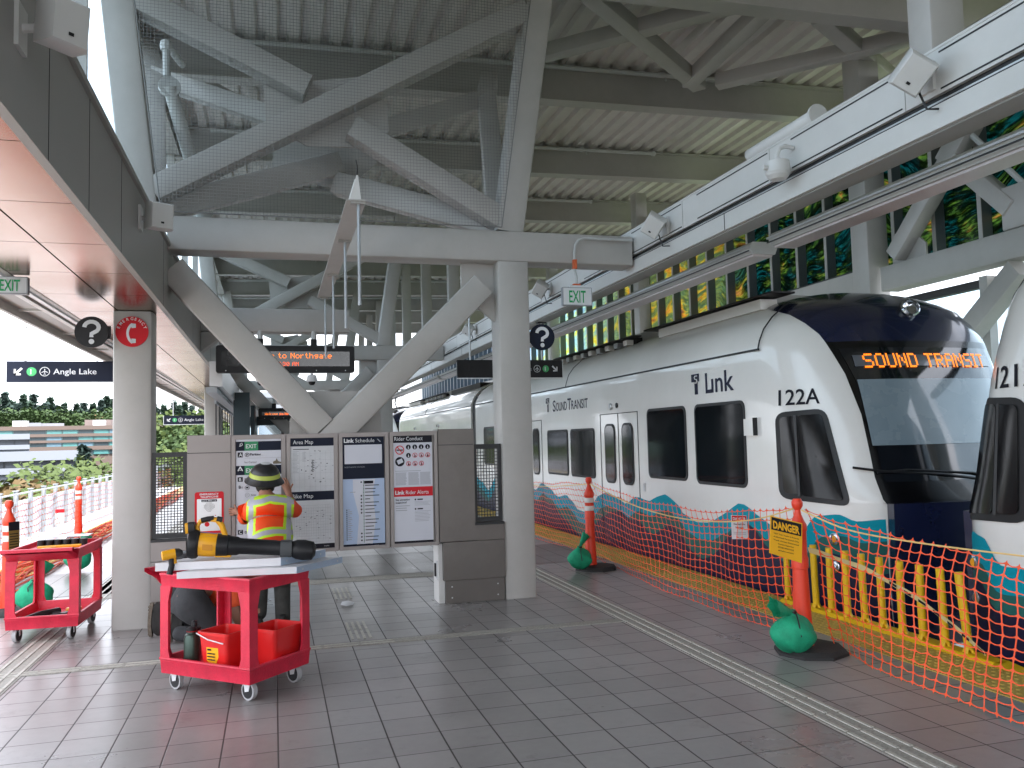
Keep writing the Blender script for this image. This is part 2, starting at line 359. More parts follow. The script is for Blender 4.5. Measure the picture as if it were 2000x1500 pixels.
for (x0,x1) in ((4.30,4.87),(-3.67,-3.1)):
    t_.box(x0,x1,PY0,PY1,.0004,.007,TACT)
    a=[];nx=9
    for i in range(nx):
        x=x0+.04+i*.061
        y=2.8 if x0>0 else 9
        ye=22 if x0>0 else 30
        while y<ye:
            vs=[(x+.017*c,y+.017*s,.007) for c,s in ((1,0),(.5,.87),(-.5,.87),(-1,0),(-.5,-.87),(.5,-.87))]+[(x+.010*c,y+.010*s,.0125) for c,s in ((1,0),(.5,.87),(-.5,.87),(-1,0),(-.5,-.87),(.5,-.87))]
            t_.add(vs,[(k,(k+1)%6,6+(k+1)%6,6+k) for k in range(6)]+[(6,7,8,9,10,11)],TACT); y+=.061
struct('tactile_edge',t_)
g=MB(); g.box(-7.05,-3.68,PY0,PY1,-1.5,-.9,CONCW); g.box(4.88,9.3,PY0,PY1,-1.5,-.9,CONC); struct('trackway',g)
g=MB(); 
for x in (-6.0,-4.56,5.55,6.99): g.box(x-.035,x+.035,PY0,PY1,-.9,-.75,GALV)
struct('track_rails',g)
g=MB(); g.box(-7.08,-7.06,PY0,PY1,-1.5,.22,SHEET); solo('white_sheeting',g,'white sheeting hung along the outside of the left guard rail posts','sheeting',loc=(-7.07,PY0,-1.5),smooth=False)
GRASSG=mat('far_ground',(.07,.09,.05),.9,var=.3,scale=.02)
ASPH=mat('asphalt',(.06,.06,.062),.85,var=.2,scale=.5)
g=MB(); g.quad((-1500,-300,-9),(1500,-300,-9),(1500,2000,-9),(-1500,2000,-9),GRASSG); struct('ground',g)
g=MB(); g.quad((-60,10,-8.99),(-20,10,-8.99),(-20,300,-8.99),(-60,300,-8.99),ASPH); struct('road',g)
# ---------------------------------------------------------------- steel frames
C0,C1=(-1.43,-1.09),(2.29,2.635)
def steel_frame(y,full=True,label=''):
    """portal with splayed posts above; y = front face of the columns"""
    yc=y+.17; t=thing('steel_portal',label,'steel frame',(0.6,yc,0),group='steel portal frames along the platform')
    for (x0,x1) in (C0,C1):
        zt=2.93 if x0<0 else 3.53
        part('column',MB().bar(((x0+x1)/2,yc,0),((x0+x1)/2,yc,zt),x1-x0,.34,STEEL,ch=.035,up=(0,1,0)),t)
    part('beam',MB().bar((-.955,yc-.02,3.695),(3.84,yc-.02,3.695),.31,.33,STEEL,ch=.02),t)
    # splayed posts
    part('post',MB().bar((-1.165,yc,3.6),(-1.52,yc,6.95),.30,.30,STEEL,ch=.03,up=(0,1,0)),t)
    part('post',MB().bar((2.45,yc,3.86),(2.93,yc,6.95),.30,.30,STEEL,ch=.03,up=(0,1,0)),t)
    part('diagonal_brace',MB().bar((-1.10,yc-.01,4.12),(2.72,yc-.01,6.36),.26,.24,STEEL,ch=.025),t)
    part('diagonal_brace',MB().bar((-1.28,yc-.01,6.02),(.36,yc-.01,5.28),.24,.24,STEEL,ch=.025),t)
    part('diagonal_brace',MB().bar((.80,yc-.01,4.90),(2.36,yc-.01,4.02),.24,.24,STEEL,ch=.025),t)
    P=[on(px,py,1,8.68) for px,py in ((515,165),(690,150),(755,200),(760,255),(725,288),(600,284),(520,240))]
    part('gusset_plate',MB().prism([(p.x,yc+.10,p.z) for p in P],(0,.03,0),STEEL),t)
    # lower V
    part('diagonal_brace',MB().bar((-.93,yc,3.36),(.47,yc,1.80),.30,.27,STEEL,ch=.025),t)
    part('diagonal_brace',MB().bar((2.14,yc,3.28),(.42,yc,1.55),.30,.27,STEEL,ch=.025),t)
    part('gusset_plate',MB().prism([(.16,yc+.14,1.5),(.16,yc+.14,1.9),(.28,yc+.14,2.18),(1.06,yc+.14,2.18),(1.10,yc+.14,1.5)],(0,.03,0),STEEL),t)
    part('gusset_plate',MB().prism([(2.29,yc,3.53),(1.93,yc,3.53),(1.93,yc,3.2),(2.29,yc,2.9)],(0,.03,0),STEEL),t)
    if full:
        # rear spatial braces
        rl=Vector((-1.378,10.7,6.16));rr=Vector((2.81,10.7,6.28));fl=Vector((-1.12,8.75,3.98));fr=Vector((2.40,8.75,3.98));cc=Vector((.45,9.9,5.35));cd=Vector((.95,9.8,5.25))
        for a,b_,wd in ((rl,fl,.24),(rr,fr,.24),(rl,cc,.22),(rr,cd,.22),(fl,Vector((.72,9.6,4.85)),.25),(fr,Vector((.72,9.6,4.62)),.25),(rl,Vector((-1.6,11.6,6.95)),.24),(rr,Vector((3.1,11.6,6.95)),.24)):
            part('diagonal_brace',MB().bar(a,b_,wd,wd,STEEL,ch=.02),t)
        part('gusset_plate',MB().prism([(x,9.75,z) for x,z in ((.0,4.75),(.05,5.5),(.5,5.75),(1.1,5.5),(1.2,4.95),(.8,4.6))],(0,.03,0),STEEL),t)
    return t
f1=steel_frame(8.42,True,'nearest grey steel portal frame, with bird mesh over its crossed braces')
WIRE=mat('wire',(.24,.24,.235),.45,metal=.6)
# bird mesh
def bird_mesh():
    g=MB(); y=8.36; r=.0014
    zb,zt=3.88,6.9
    def xl(z): return -1.01-(z-3.88)*.118
    def xr(z): return 2.33+(z-3.88)*.153
    z=zb
    while z<zt: g.bar((xl(z),y,z),(xr(z),y,z),r*2,r*2,WIRE); z+=.033
    x=-1.40
    while x<2.82:
        zs=zb if -1.01<=x<=2.33 else (3.88+(-1.01-x)/.118 if x<0 else 3.88+(x-2.33)/.153)
        if zs<zt: g.bar((x,y-.002,zs),(x,y-.002,zt),r*2,r*2,WIRE)
        x+=.033
    for a,b_ in (((xl(zb),y,zb),(xl(zt),y,zt)),((xr(zb),y,zb),(xr(zt),y,zt)),((xl(zb),y,zb),(xr(zb),y,zb))): g.tube([a,b_],.006,WIRE,6)
    return solo('bird_mesh',g,'fine square wire mesh stretched over the upper braces of the near frame','wire mesh',loc=(.6,8.36,3.88))
bird_mesh()
f2=steel_frame(19.13,False,'second steel portal frame down the platform, behind the information kiosk')
f3=steel_frame(29.9,False,'third steel portal frame far down the platform'); f4=steel_frame(40.6,False,'farthest steel portal frame at the end of the station roof')
# ---------------------------------------------------------------- left girder
t=thing('box_girder','long dark grey box girder with polished metal soffit, orange reflection put into its colour, over the left columns','girder',(-1.4,-6,2.93))
y0,y1=-46,64
part('girder_side',MB().box(-1.0,-.955,y0,y1,2.932,3.56,DARKST),t)
part('girder_side',MB().box(-1.87,-1.83,y0,y1,2.932,3.56,DARKST),t)
part('top_plate',MB().box(-1.9,-.93,y0,y1,3.56,3.60,DARKST),t)
sm=MB()
ys=[-46+.94*k+.004 for k in range(117)]
for a in ys:
    sm.box(-1.83,-1.398,a,a+.932,2.936,2.95,SOFF); sm.box(-1.386,-1.0,a,a+.932,2.936,2.95,SOFF)
sm.box(-1.83,-1.0,y0,y1,2.952,2.96,BLKM)
part('soffit_panels',sm,t)
sm=MB()
for y in [-4,1.2,4.05,4.9,5.9,8.1,11,14,17,20]: sm.box(-.9545,-.953,y,y+.006,2.935,3.56,BLKM)
part('panel_seams',sm,t)
# left canopy edge with light fixtures
t=thing('canopy_edge','dark canopy edge above the left track with a linear light along it','canopy',(-2.2,-6,3.0))
part('eave_panel',MB().box(-2.36,-2.10,y0,y1,3.02,3.12,DARKST).box(-2.40,-2.36,y0,y1,2.94,3.25,STEEL),t)
part('light_fixture',MB().box(-2.04,-1.99,y0,y1,2.93,3.03,WHITE).box(-1.98,-1.93,y0,y1,2.95,3.03,ALU).box(-2.08,-1.90,y0,y1,3.03,3.06,DARKST),t)
sm=MB()
for k in range(40): sm.box(-2.36,-2.08,-5+k*1.75,-4.97+k*1.75,3.0,3.02,WHITE)
part('rib',sm,t,kind='stuff')
# ---------------------------------------------------------------- right fascia
t=thing('cable_fascia','long white grooved fascia beam above the right platform edge','fascia',(3.9,-6,3.45))
a=MB(); a.box(3.87,4.05,y0,y1,3.455,3.60,WHITE).box(3.90,4.05,y0,y1,3.60,3.66,BLKM).box(3.87,4.05,y0,y1,3.66,3.935,WHITE).box(3.865,4.09,y0,y1,3.935,3.95,WHITE).box(3.862,3.868,y0,y1,3.605,3.615,ALU).box(3.90,4.10,y0,y1,3.44,3.455,DARKST).box(4.07,4.10,y0,y1,3.455,3.95,DARKST)
part('fascia_panel',a,t)
a=MB()
for k in range(34):
    y=.15+k*1.5-.35
    a.box(3.866,3.869,y,y+1.18,3.905,3.915,BLKM); a.box(3.866,3.869,y,y+1.18,3.68,3.69,BLKM); a.box(3.867,3.869,y-.03,y-.026,3.66,3.935,DARKST)
for k in range(12): a.box(3.867,3.8695,-.7+k*3.6,-.692+k*3.6,3.455,3.60,BLKM)
part('panel_seams',a,t)
for i,y in enumerate((4.25,15.65,19.2,22.8,26.4,29.9,33.5,37.1,40.6)):
    solo('fascia_post',MB().bar((4.12,y,3.93),(4.12,y,7.3),.27,.2,STEEL,ch=.02,up=(0,1,0)),'grey post carrying the fascia up to the roof','post',loc=(4.12,y,3.95),group='posts between fascia and roof') ['label']=['white square post standing on the near end of the fascia, under the roof','grey roof post just left of the near right column, behind the brace'][i] if i<2 else 'slim grey roof post in the row seen far down the platform'
# linear lights right
def linear_light(ya,yb,lab):
    t=thing('linear_light',lab,'light fixture',(4.35,ya,3.35),group='linear lights under the fascia')
    a=MB(); pr=[(4.20,3.36),(4.24,3.40),(4.46,3.40),(4.50,3.36),(4.47,3.29),(4.23,3.29)]
    a.prism([(x,ya,z) for x,z in pr],(0,yb-ya,0),PIPE); a.box(4.185,4.20,ya,yb,3.345,3.36,ALU); a.box(4.185,4.2,ya,yb,3.31,3.318,BLKM)
    part('housing',a,t); part('lens',MB().box(4.25,4.45,ya+.02,yb-.02,3.27,3.289,mat('lens',(.62,.55,.55),.3)),t)
    for y in (ya+.35,yb-.35): part('hanger',MB().box(4.31,4.39,y,y+.06,3.40,3.44,BLKM),t)
linear_light(-5.5,6.35,'nearest linear light hanging under the white fascia beam')
linear_light(6.65,21.5,'middle linear light under the fascia, above the train roof')
linear_light(21.8,36,'farthest linear light under the fascia')
# ---------------------------------------------------------------- roof
def rz(x): return 7.47+.022*(x-2)
t=thing('station_roof','corrugated metal station roof on deep grey steel beams','roof',(1,0,7.4))
a=MB(); X0,X1=-1.85,10.7; p=.30; k=0; x=X0; prof=[]
while x<X1:
    prof+=[(x,0),(x+.13,0),(x+.165,.075),(x+.265,.075)]; x+=p
for (ya,yb) in ((-18,-7),(-7,1.5),(1.5,8.5),(8.5,15.7),(15.7,26.3),(26.3,44)):
    for i in range(len(prof)-1):
        (xa,za),(xb,zb)=prof[i],prof[i+1]
        a.quad((xa,ya,rz(xa)+za),(xb,ya,rz(xb)+zb),(xb,yb-.004,rz(xb)+zb),(xa,yb-.004,rz(xa)+za),DECK)
a.prism([(X0,-18,rz(X0)+.1),(X1,-18,rz(X1)+.1),(X1,-18,rz(X1)+.16),(X0,-18,rz(X0)+.16)],(0,62,0),DECK)
part('roof_deck',a,t,smooth=False)
for k in range(-7,10):
    y=8.62+3.57*k
    zb=rz(0)-.0
    a=MB(); a.ibeam((-1.85,y,rz(-1.85)-(.30 if k else .40)),(10.6,y,rz(10.6)-(.30 if k else .40)),.26,(.56 if k else .76),STEEL)
    if k>-4: a.box(-3.6,12.3,y-.13,y-.128,0,0,STEEL) if 0 else None
    part('roof_beam',a,t)
a=MB()
for x in (-1.7,1.0,10.5): 
    part('roof_girder',MB().ibeam((x,-18,rz(x)-.30),(x,44,rz(x)-.30),.25,.5,STEEL),t) if x not in (1.0,) else None
for p0,p1 in (((1145,-20),(1365,165)),((1345,160),(1500,10)),((1020,115),(1440,5)),((1400,160),(1850,55)),((1600,30),(1760,170))):
    zz=7.05+.006*(p0[0]%7); q0=on(*p0,2,zz);q1=on(*p1,2,zz)
    part('roof_brace',MB().bar(q0,q1,.22,.2+.004*(p0[0]%5),STEEL,ch=.015),t)
for (xa,ya,xb,yb) in ((-1.5,1.5,3,5),(3,1.5,-1.5,5),(-1.6,12.3,1,15.6),(4,19.4,7,22.7)): part('roof_brace',MB().bar((xa,ya,7.1),(xb,yb,7.1),.2,.2,STEEL,ch=.015),t)
# sprinkler pipes
labs=['sprinkler pipe hung before the nearest roof beam','sprinkler pipe just behind the upper right post','white sprinkler pipe below the second visible roof beam','sprinkler pipe under the third visible roof beam']
for i,k in enumerate((1,2,3,4,5,6,7)):
    y=8.62+3.57*k-.24
    a=MB(); xa=-1.05 if k<3 else -1.5; xb=7.6-.0*k
    a.tube([(xa,y,rz(xa)-.10),(xb,y,rz(xb)-.10)],.036,PIPE,8)
    o=thing('sprinkler_pipe',None,'pipe',(xa,y,rz(xa)-.1),group='sprinkler pipes under the roof')
    o['label']=['pale sprinkler pipe along the roof beam nearest the near frame','pale sprinkler pipe along the second roof beam behind the near frame','pale sprinkler pipe along the third roof beam behind the near frame'][i] if i<3 else 'pale sprinkler pipe in the far bays seen under the near frame beam'
    part('pipe_run',a,o)
    b2=MB(); x=xa+.5
    while x<xb:
        b2.lathe([(.045,-.045),(.045,.045)],(x,y,rz(x)-.1),PIPE,8,axis=(1,0,0)); b2.tube([(x+.6,y,rz(x)-.06),(x+.6,y,rz(x)+.02)],.006,PIPE,5); b2.lathe([(.018,-.06),(.012,0)],(x+.1,y,rz(x)-.13),PIPE,6); x+=2.2
    b2.lathe([(.05,0),(.05,.07)],(xb,y,rz(xb)-.1),PIPE,10,axis=(1,0,0)); part('fittings',b2,o)
# vertical riser at left
o=thing('riser_pipe','fat white riser pipe with elbows behind the bird mesh, upper left','pipe',(-1.2,10.7,4))
A=on(325,90,1,9.7);B=on(326,150,1,9.7);Cc=on(331,170,1,9.7);D=on(378,330,1,10.0);E_=on(398,412,1,10.4)
part('pipe_run',MB().tube([A+Vector((.12,.5,.02)),A+Vector((.02,.1,.03)),A,B],.042,PIPE,10).tube([Cc,D,E_],[.075,.075,.075],PIPE,12),o)
part('coupling',MB().lathe([(.09,-.02),(.12,-.02),(.12,.03),(.09,.03)],Cc,PIPE,12,axis=(.2,-1,.1)).lathe([(.06,-.05),(.07,0),(.06,.05)],A,PIPE,10).lathe([(.085,-.03),(.085,.03)],(Cc+D)/2,PIPE,12,axis=D-Cc).lathe([(.1,-.05),(.1,.05)],E_,PIPE,12,axis=D-E_),o)
# ---------------------------------------------------------------- left glazing (high windscreen over the left track)
def glazing(x,ya,yb,z0,z1,step,name,label,gm,fin=.12,sign=1):
    t=thing(name,label,'glass wall',(x,ya,z0))
    part('glass_panes',MB().box(x,x+.012,ya,yb,z0,z1,gm),t)
    a=MB(); y=ya
    while y<yb: a.box(x-fin*sign,x-.002*sign,y-.03,y+.03,z0,z1,STEEL); y+=step
    part('mullions',a,t); part('rail',MB().box(x-.1,x+.1,ya,yb,z0-.35,z0,STEEL).box(x-.1,x+.1,ya,yb,z1,z1+.25,STEEL),t); return t
glazing(-1.78,-18,44,3.95,6.9,2.4,'clerestory_glazing','pale glass screen high on the left between roof and girder',CLGLASS,sign=-1)
# ---------------------------------------------------------------- art glass screen, right
def artmat():
    m=bpy.data.materials.new('art_glass'); m.use_nodes=True; t=m.node_tree; t.nodes.clear()
    o=N(t,'ShaderNodeOutputMaterial'); tc=N(t,'ShaderNodeTexCoord'); sp=N(t,'ShaderNodeSeparateXYZ'); t.links.new(tc.outputs['Object'],sp.inputs[0])
    # warp
    nw=N(t,'ShaderNodeTexNoise',Scale=.55,Detail=2.0); t.links.new(tc.outputs['Object'],nw.inputs[0])
    vm=N(t,'ShaderNodeMixRGB'); vm.blend_type='LINEAR_LIGHT'; vm.inputs[0].default_value=.9; t.links.new(tc.outputs['Object'],vm.inputs[1]); t.links.new(nw.outputs['Color'],vm.inputs[2])
    mp=N(t,'ShaderNodeMapping'); mp.inputs['Rotation'].default_value=(-.35,0,0); mp.inputs['Scale'].default_value=(1,2.0,16); t.links.new(vm.outputs[0],mp.inputs[0])
    n1=N(t,'ShaderNodeTexNoise',Scale=1.5,Detail=8.0,Roughness=.75); t.links.new(mp.outputs[0],n1.inputs[0])
    mb=N(t,'ShaderNodeMapping'); mb.inputs['Rotation'].default_value=(-.35,0,0); mb.inputs['Scale'].default_value=(1,1.1,3.4); t.links.new(vm.outputs[0],mb.inputs[0]); nb=N(t,'ShaderNodeTexNoise',Scale=1.5,Detail=7.0,Roughness=.62); t.links.new(mb.outputs[0],nb.inputs[0])
    def ramp(cols,src):
        r=N(t,'ShaderNodeValToRGB'); e=r.color_ramp.elements
        while len(e)<len(cols): e.new(.5)
        for i,(p,c) in enumerate(cols): e[i].position=p; e[i].color=(*c,1)
        t.links.new(src,r.inputs[0]); return r.outputs[0]
    streak=ramp([(.36,(.05,.06,.06)),(.46,(.25,.28,.25)),(.55,(.8,.85,.8)),(.66,(1,1,1))],n1.outputs[0])
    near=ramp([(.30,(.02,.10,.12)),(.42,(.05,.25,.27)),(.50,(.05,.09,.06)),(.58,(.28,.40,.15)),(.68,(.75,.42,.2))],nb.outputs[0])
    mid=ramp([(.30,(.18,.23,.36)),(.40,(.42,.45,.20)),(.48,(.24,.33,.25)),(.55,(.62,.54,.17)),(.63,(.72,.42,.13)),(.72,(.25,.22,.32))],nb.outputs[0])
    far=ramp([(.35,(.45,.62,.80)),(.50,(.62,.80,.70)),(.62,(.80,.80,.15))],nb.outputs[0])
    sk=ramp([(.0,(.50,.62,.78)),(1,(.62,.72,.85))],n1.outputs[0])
    def fac(a,b_):
        r=N(t,'ShaderNodeMapRange'); r.inputs[1].default_value=a; r.inputs[2].default_value=b_; t.links.new(sp.outputs[1],r.inputs[0]); return r.outputs[0]
    def mix(f,a,b_,mode='MIX'):
        x=N(t,'ShaderNodeMixRGB'); x.blend_type=mode
        if isinstance(f,float): x.inputs[0].default_value=f
        else: t.links.new(f,x.inputs[0])
        t.links.new(a,x.inputs[1]); t.links.new(b_,x.inputs[2]); return x.outputs[0]
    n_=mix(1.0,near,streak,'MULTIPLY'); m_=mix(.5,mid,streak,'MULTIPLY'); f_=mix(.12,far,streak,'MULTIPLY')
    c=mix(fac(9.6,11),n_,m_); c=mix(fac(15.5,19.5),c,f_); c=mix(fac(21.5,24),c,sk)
    tr=N(t,'ShaderNodeBsdfTransparent'); t.links.new(c,tr.inputs[0]); tl=N(t,'ShaderNodeBsdfTranslucent'); t.links.new(c,tl.inputs[0]); gl=N(t,'ShaderNodeBsdfGlossy',Roughness=.08)
    a=N(t,'ShaderNodeMixShader'); a.inputs[0].default_value=.35; t.links.new(tr.outputs[0],a.inputs[1]); t.links.new(tl.outputs[0],a.inputs[2])
    b_=N(t,'ShaderNodeMixShader'); b_.inputs[0].default_value=.05; t.links.new(a.outputs[0],b_.inputs[1]); t.links.new(gl.outputs[0],b_.inputs[2]); t.links.new(b_.outputs[0],o.inputs[0])
    return m
ART=artmat(); AX=8.62
t=thing('art_glass_screen','tall coloured art glass screen in vertical panes beyond the train','glass screen',(AX,4,3.8))
FIN=mat('fin_paint',(.11,.13,.135),.45)
ys=[-9.05+.75*k for k in range(78)]
for i,y in enumerate(ys[:-1]):
    if i in (7,): pass
    o=part('glass_pane',MB().box(AX,AX+.012,y+.001,ys[i+1]-.001,3.98,6.6,ART),t)
for y in ys: part('fin',MB().box(AX-.17,AX-.005,y-.018,y+.018,3.98,6.6,FIN).box(AX-.18,AX-.17,y-.03,y+.03,3.98,6.6,STEEL),t)
part('head_panel',MB().box(AX-.06,AX+.05,-18,PY1-20,6.6,6.76,STEEL),t)
part('sill_beam',MB().box(AX-.38,AX+.05,10.2,PY1-20,3.62,3.97,STEEL).box(AX-.40,AX+.05,10.2,PY1-20,3.97,3.985,BLKM),t)
part('clear_pane',MB().box(AX,AX+.012,4.4,9.8,-.2,3.5,CLGLASS),t); part('clear_frame',MB().box(AX-.06,AX+.06,4.4,9.9,3.4,3.5,BLKM),t)
# right wall steelwork near
def wall_frame(y0,lab):
    t=thing('wall_frame',lab,'steel frame',(8.3,y0+2.6,-.9),group='braced wall frames beyond the train')
    d=y0-7.2; X=8.22; V=lambda y,z:(X,y+d,z)
    part('column',MB().bar((8.3,10.02+d,-.9),(8.3,10.02+d,7.3),.36,.36,STEEL,ch=.03,up=(0,1,0)),t)
    part('column',MB().bar((8.3,4.2+d,-.9),(8.3,4.2+d,7.3),.36,.36,STEEL,ch=.03,up=(0,1,0)),t)
    part('beam',MB().bar((8.28,9.62+d,3.73),(8.28,7.15+d,3.73),.3,.34,STEEL,ch=.02),t)
    part('beam',MB().bar((8.31,7.6+d,4.16),(8.31,4.6+d,4.16),.325,.505,STEEL,ch=.02),t)
    part('diagonal_brace',MB().bar(V(9.40,4.02),V(8.02,5.35),.22,.22,STEEL,ch=.02),t)
    part('diagonal_brace',MB().bar(V(8.45,5.15),V(7.5,4.15),.20,.21,STEEL,ch=.02),t)
    part('gusset_plate',MB().prism([(8.37,y+d,z) for y,z in ((8.9,4.9),(8.6,5.35),(8.2,5.2),(8.25,4.9))],(.03,0,0),STEEL),t)
    part('gusset_plate',MB().prism([(8.30,y+d,z) for y,z in ((9.55,3.9),(9.5,4.35),(9.2,4.35),(8.95,4.1),(8.95,3.9))],(.03,0,0),STEEL),t)
    part('diagonal_brace',MB().bar(V(8.75,2.4),V(7.45,3.45),.24,.24,STEEL,ch=.02),t)
    part('tie_rod',MB().tube([V(7.35,4.4),V(8.35,5.6)],.035,PIPE,8),t)
    return t
wall_frame(7.2,'big grey braced wall frame beyond the train nose, with triangular braces')
for y in (15.1,21.5,28): 
    solo('wall_column',MB().bar((8.28,y+2.6,-.9),(8.28,y+2.6,7.3),.30,.30,STEEL,ch=.03,up=(0,1,0)),'grey wall column between art glass panes beyond the train','column',loc=(8.28,y+2.6,-.9),group='columns of the far wall')
solo('wall_column',MB().bar((8.45,8.16,-.9),(8.45,8.16,3.5),.12,.12,STEEL,up=(0,1,0)),'slim mullion post against the sky behind the train nose','post',loc=(8.45,8.16,-.9))
# ================================================================ trains
XC=4.95+1.325
TIPT=[(-.4,.78),(1.0,.80),(1.3,.90),(1.7,1.0),(2.0,1.08),(2.34,1.18),(2.6,1.28),(2.87,1.42),(2.96,1.55),(3.05,1.75),(3.12,1.93),(3.18,2.2),(3.22,2.6),(3.25,3.2)]
WT=[(-.4,1.27),(-.2,1.31),(.1,1.325),(2.53,1.325),(2.62,1.30),(2.75,1.24),(2.88,1.13),(3.02,.955),(3.10,.80),(3.16,.62),(3.22,.36),(3.25,.15)]
DT=[(-.4,1.2),(1.0,1.25),(2.0,1.15),(2.6,1.3),(3.25,1.45)]
def lut(T,z):
    if z<=T[0][0]: return T[0][1]
    for (a,b),(c,d) in zip(T,T[1:]):
        if z<=c: return b+(d-b)*(z-a)/(c-a)
    return T[-1][1]
def nose(z,t,off=0):
    n=3.0; W=lut(WT,z)+off; D=lut(DT,z)
    sg=1 if t<=math.pi/2 else -1
    c=abs(math.cos(t)); s=abs(math.sin(t))
    return sg*W*c**(2/n), lut(TIPT,z)-off+D*(1-s**(2/n))    # lateral from centre (towards platform +), distance from tip
def mkmap(ytip,d):
    def f(u,s,z): return Vector((XC-u,ytip+d*s,z))
    return f
ZS=[-.34,-.1,.2,.5,.8,.96,1.0,1.2,1.4,1.6,1.8,2.0,2.2,2.4,2.53,2.62,2.75,2.88,2.96,3.02,3.06,3.10,3.14,3.17,3.20,3.23,3.25]
NT=28
TS=[math.pi*k/(2*NT) for k in range(2*NT+1)]
MASKB=[(560,1440),(605,1502),(617,1550),(647,1595),(680,1620),(730,1650),(810,1682),(860,1693),(915,1705),(957,1713),(983,1729),(997,1752),(1003,1790)]
def projpx(p):
    v=p-Vector((0,0,CAMH)); z=v.dot(FW); return 1000+FPX*v.dot(RT)/z, 750-FPX*v.dot(UP)/z
_f0=mkmap(5.64,1)
def mask_t(z):
    """start angle of the dark mask on the nose at height z"""
    best=.5
    for k in range(400):
        t=k/400*math.pi/2; u,s=nose(z,t); px,py=projpx(_f0(u,s,z))
        bx=None
        for (a,b),(c,d) in zip(MASKB,MASKB[1:]):
            if a<=py<=c: bx=b+(d-b)*(py-a)/(c-a)
        if bx is not None and px>=bx: best=t; break
    return best
YM=5.64
def uvpx(px_,z,off=0.0):
    """surface point (side offset, distance, angle) of the far train nose seen at photo column px_"""
    f0=mkmap(YM,1); u,s_=nose(z,0,off); x0=projpx(f0(u,s_,z))[0]
    if px_<x0:
        lo,hi=s_,16
        for _ in range(30):
            m_=(lo+hi)/2
            if projpx(f0(u,m_,z))[0]>px_: lo=m_
            else: hi=m_
        return u,lo,0.0
    lo,hi=0,math.pi/2
    for _ in range(30):
        m_=(lo+hi)/2; u,s_=nose(z,m_,off)
        if projpx(f0(u,s_,z))[0]<px_: lo=m_
        else: hi=m_
    u,s_=nose(z,lo,off); return u,s_,lo
def zpx(px_,py_):
    """height on the nose surface for a photo pixel"""
    lo,hi=-.3,3.2; f0=mkmap(YM,1)
    for _ in range(26):
        m_=(lo+hi)/2; u,s_,_t=uvpx(px_,m_); 
        if projpx(f0(u,s_,m_))[1]>py_: lo=m_
        else: hi=m_
    return lo
def spt(px_,py_,off=0.0):
    z=zpx(px_,py_); u,s_,t_=uvpx(px_,z,off); return u,s_,z
def rrect(u0,u1,z0,z1,r,n=5):
    pts=[]
    for cx,cz,a in ((u1-r,z1-r,0),(u0+r,z1-r,90),(u0+r,z0+r,180),(u1-r,z0+r,270)):
        for k in range(n+1):
            t=R_(a+90*k/n); pts.append((cx+r*math.cos(t),cz+r*math.sin(t)))
    return pts
TWIN=mat('train_window_glass',(.008,.010,.012),.05,spec=.28,var=0)
LED=mat('led_amber',(.5,.12,.0),.5,emit=(1,.20,.008),estr=.62,var=0)
LEDR=mat('led_red',(.9,.1,.02),.5,emit=(1,.10,.01),estr=.5,var=0)
VIS=mat('sun_blind',(.22,.28,.32),.25,coat=1,var=.03)
LAMPG=mat('lamp_glass',(.5,.52,.55),.08,metal=.9)
AMB=mat('amber_lens',(.9,.38,.02),.2,coat=.5)
LWAVE=[(x/3.333+1000,z/3.333+850) for x,z in ((155,355),(195,310),(240,340),(300,400),(355,390),(390,425),(430,485),(480,500),(520,450),(570,390),(620,370),(680,400),(740,445),(810,400),(900,430),(940,400),(1000,385),(1060,430),(1130,520),(1200,565),(1280,570),(1380,520),(1430,470),(1490,440),(1560,480),(1620,540),(1700,590))]
WV=[(on(px,py,0,4.95).y-5.62,on(px,py,0,4.95).z) for px,py in LWAVE]
WV=sorted(WV)
WV=[(.0,.83),(.35,.82),(.7,.80),(.95,.86),(1.25,.84),(1.55,.66)]+[p for p in WV if p[0]>1.75]
last=WV[-1][0]
for k in range(1,10): WV.append((last+k*.75,.62+.2*math.sin(k*2.1)))
def wv(s):
    if s<=WV[0][0]: return WV[0][1]
    for (a,b),(c,d) in zip(WV,WV[1:]):
        if s<=c:
            q=(s-a)/(c-a); q=q*q*(3-2*q); return b+(d-b)*q
    return WV[-1][1]
def bandlow(s,k):  # lower edges: teal/green boundary and green/navy boundary
    base=wv(s+(.10 if k==1 else .05)); 
    return base-(.20 if k==0 else .20+.14+.10*math.sin(s*1.7+.6)+.06*math.sin(s*4.1))
SEC=15.05
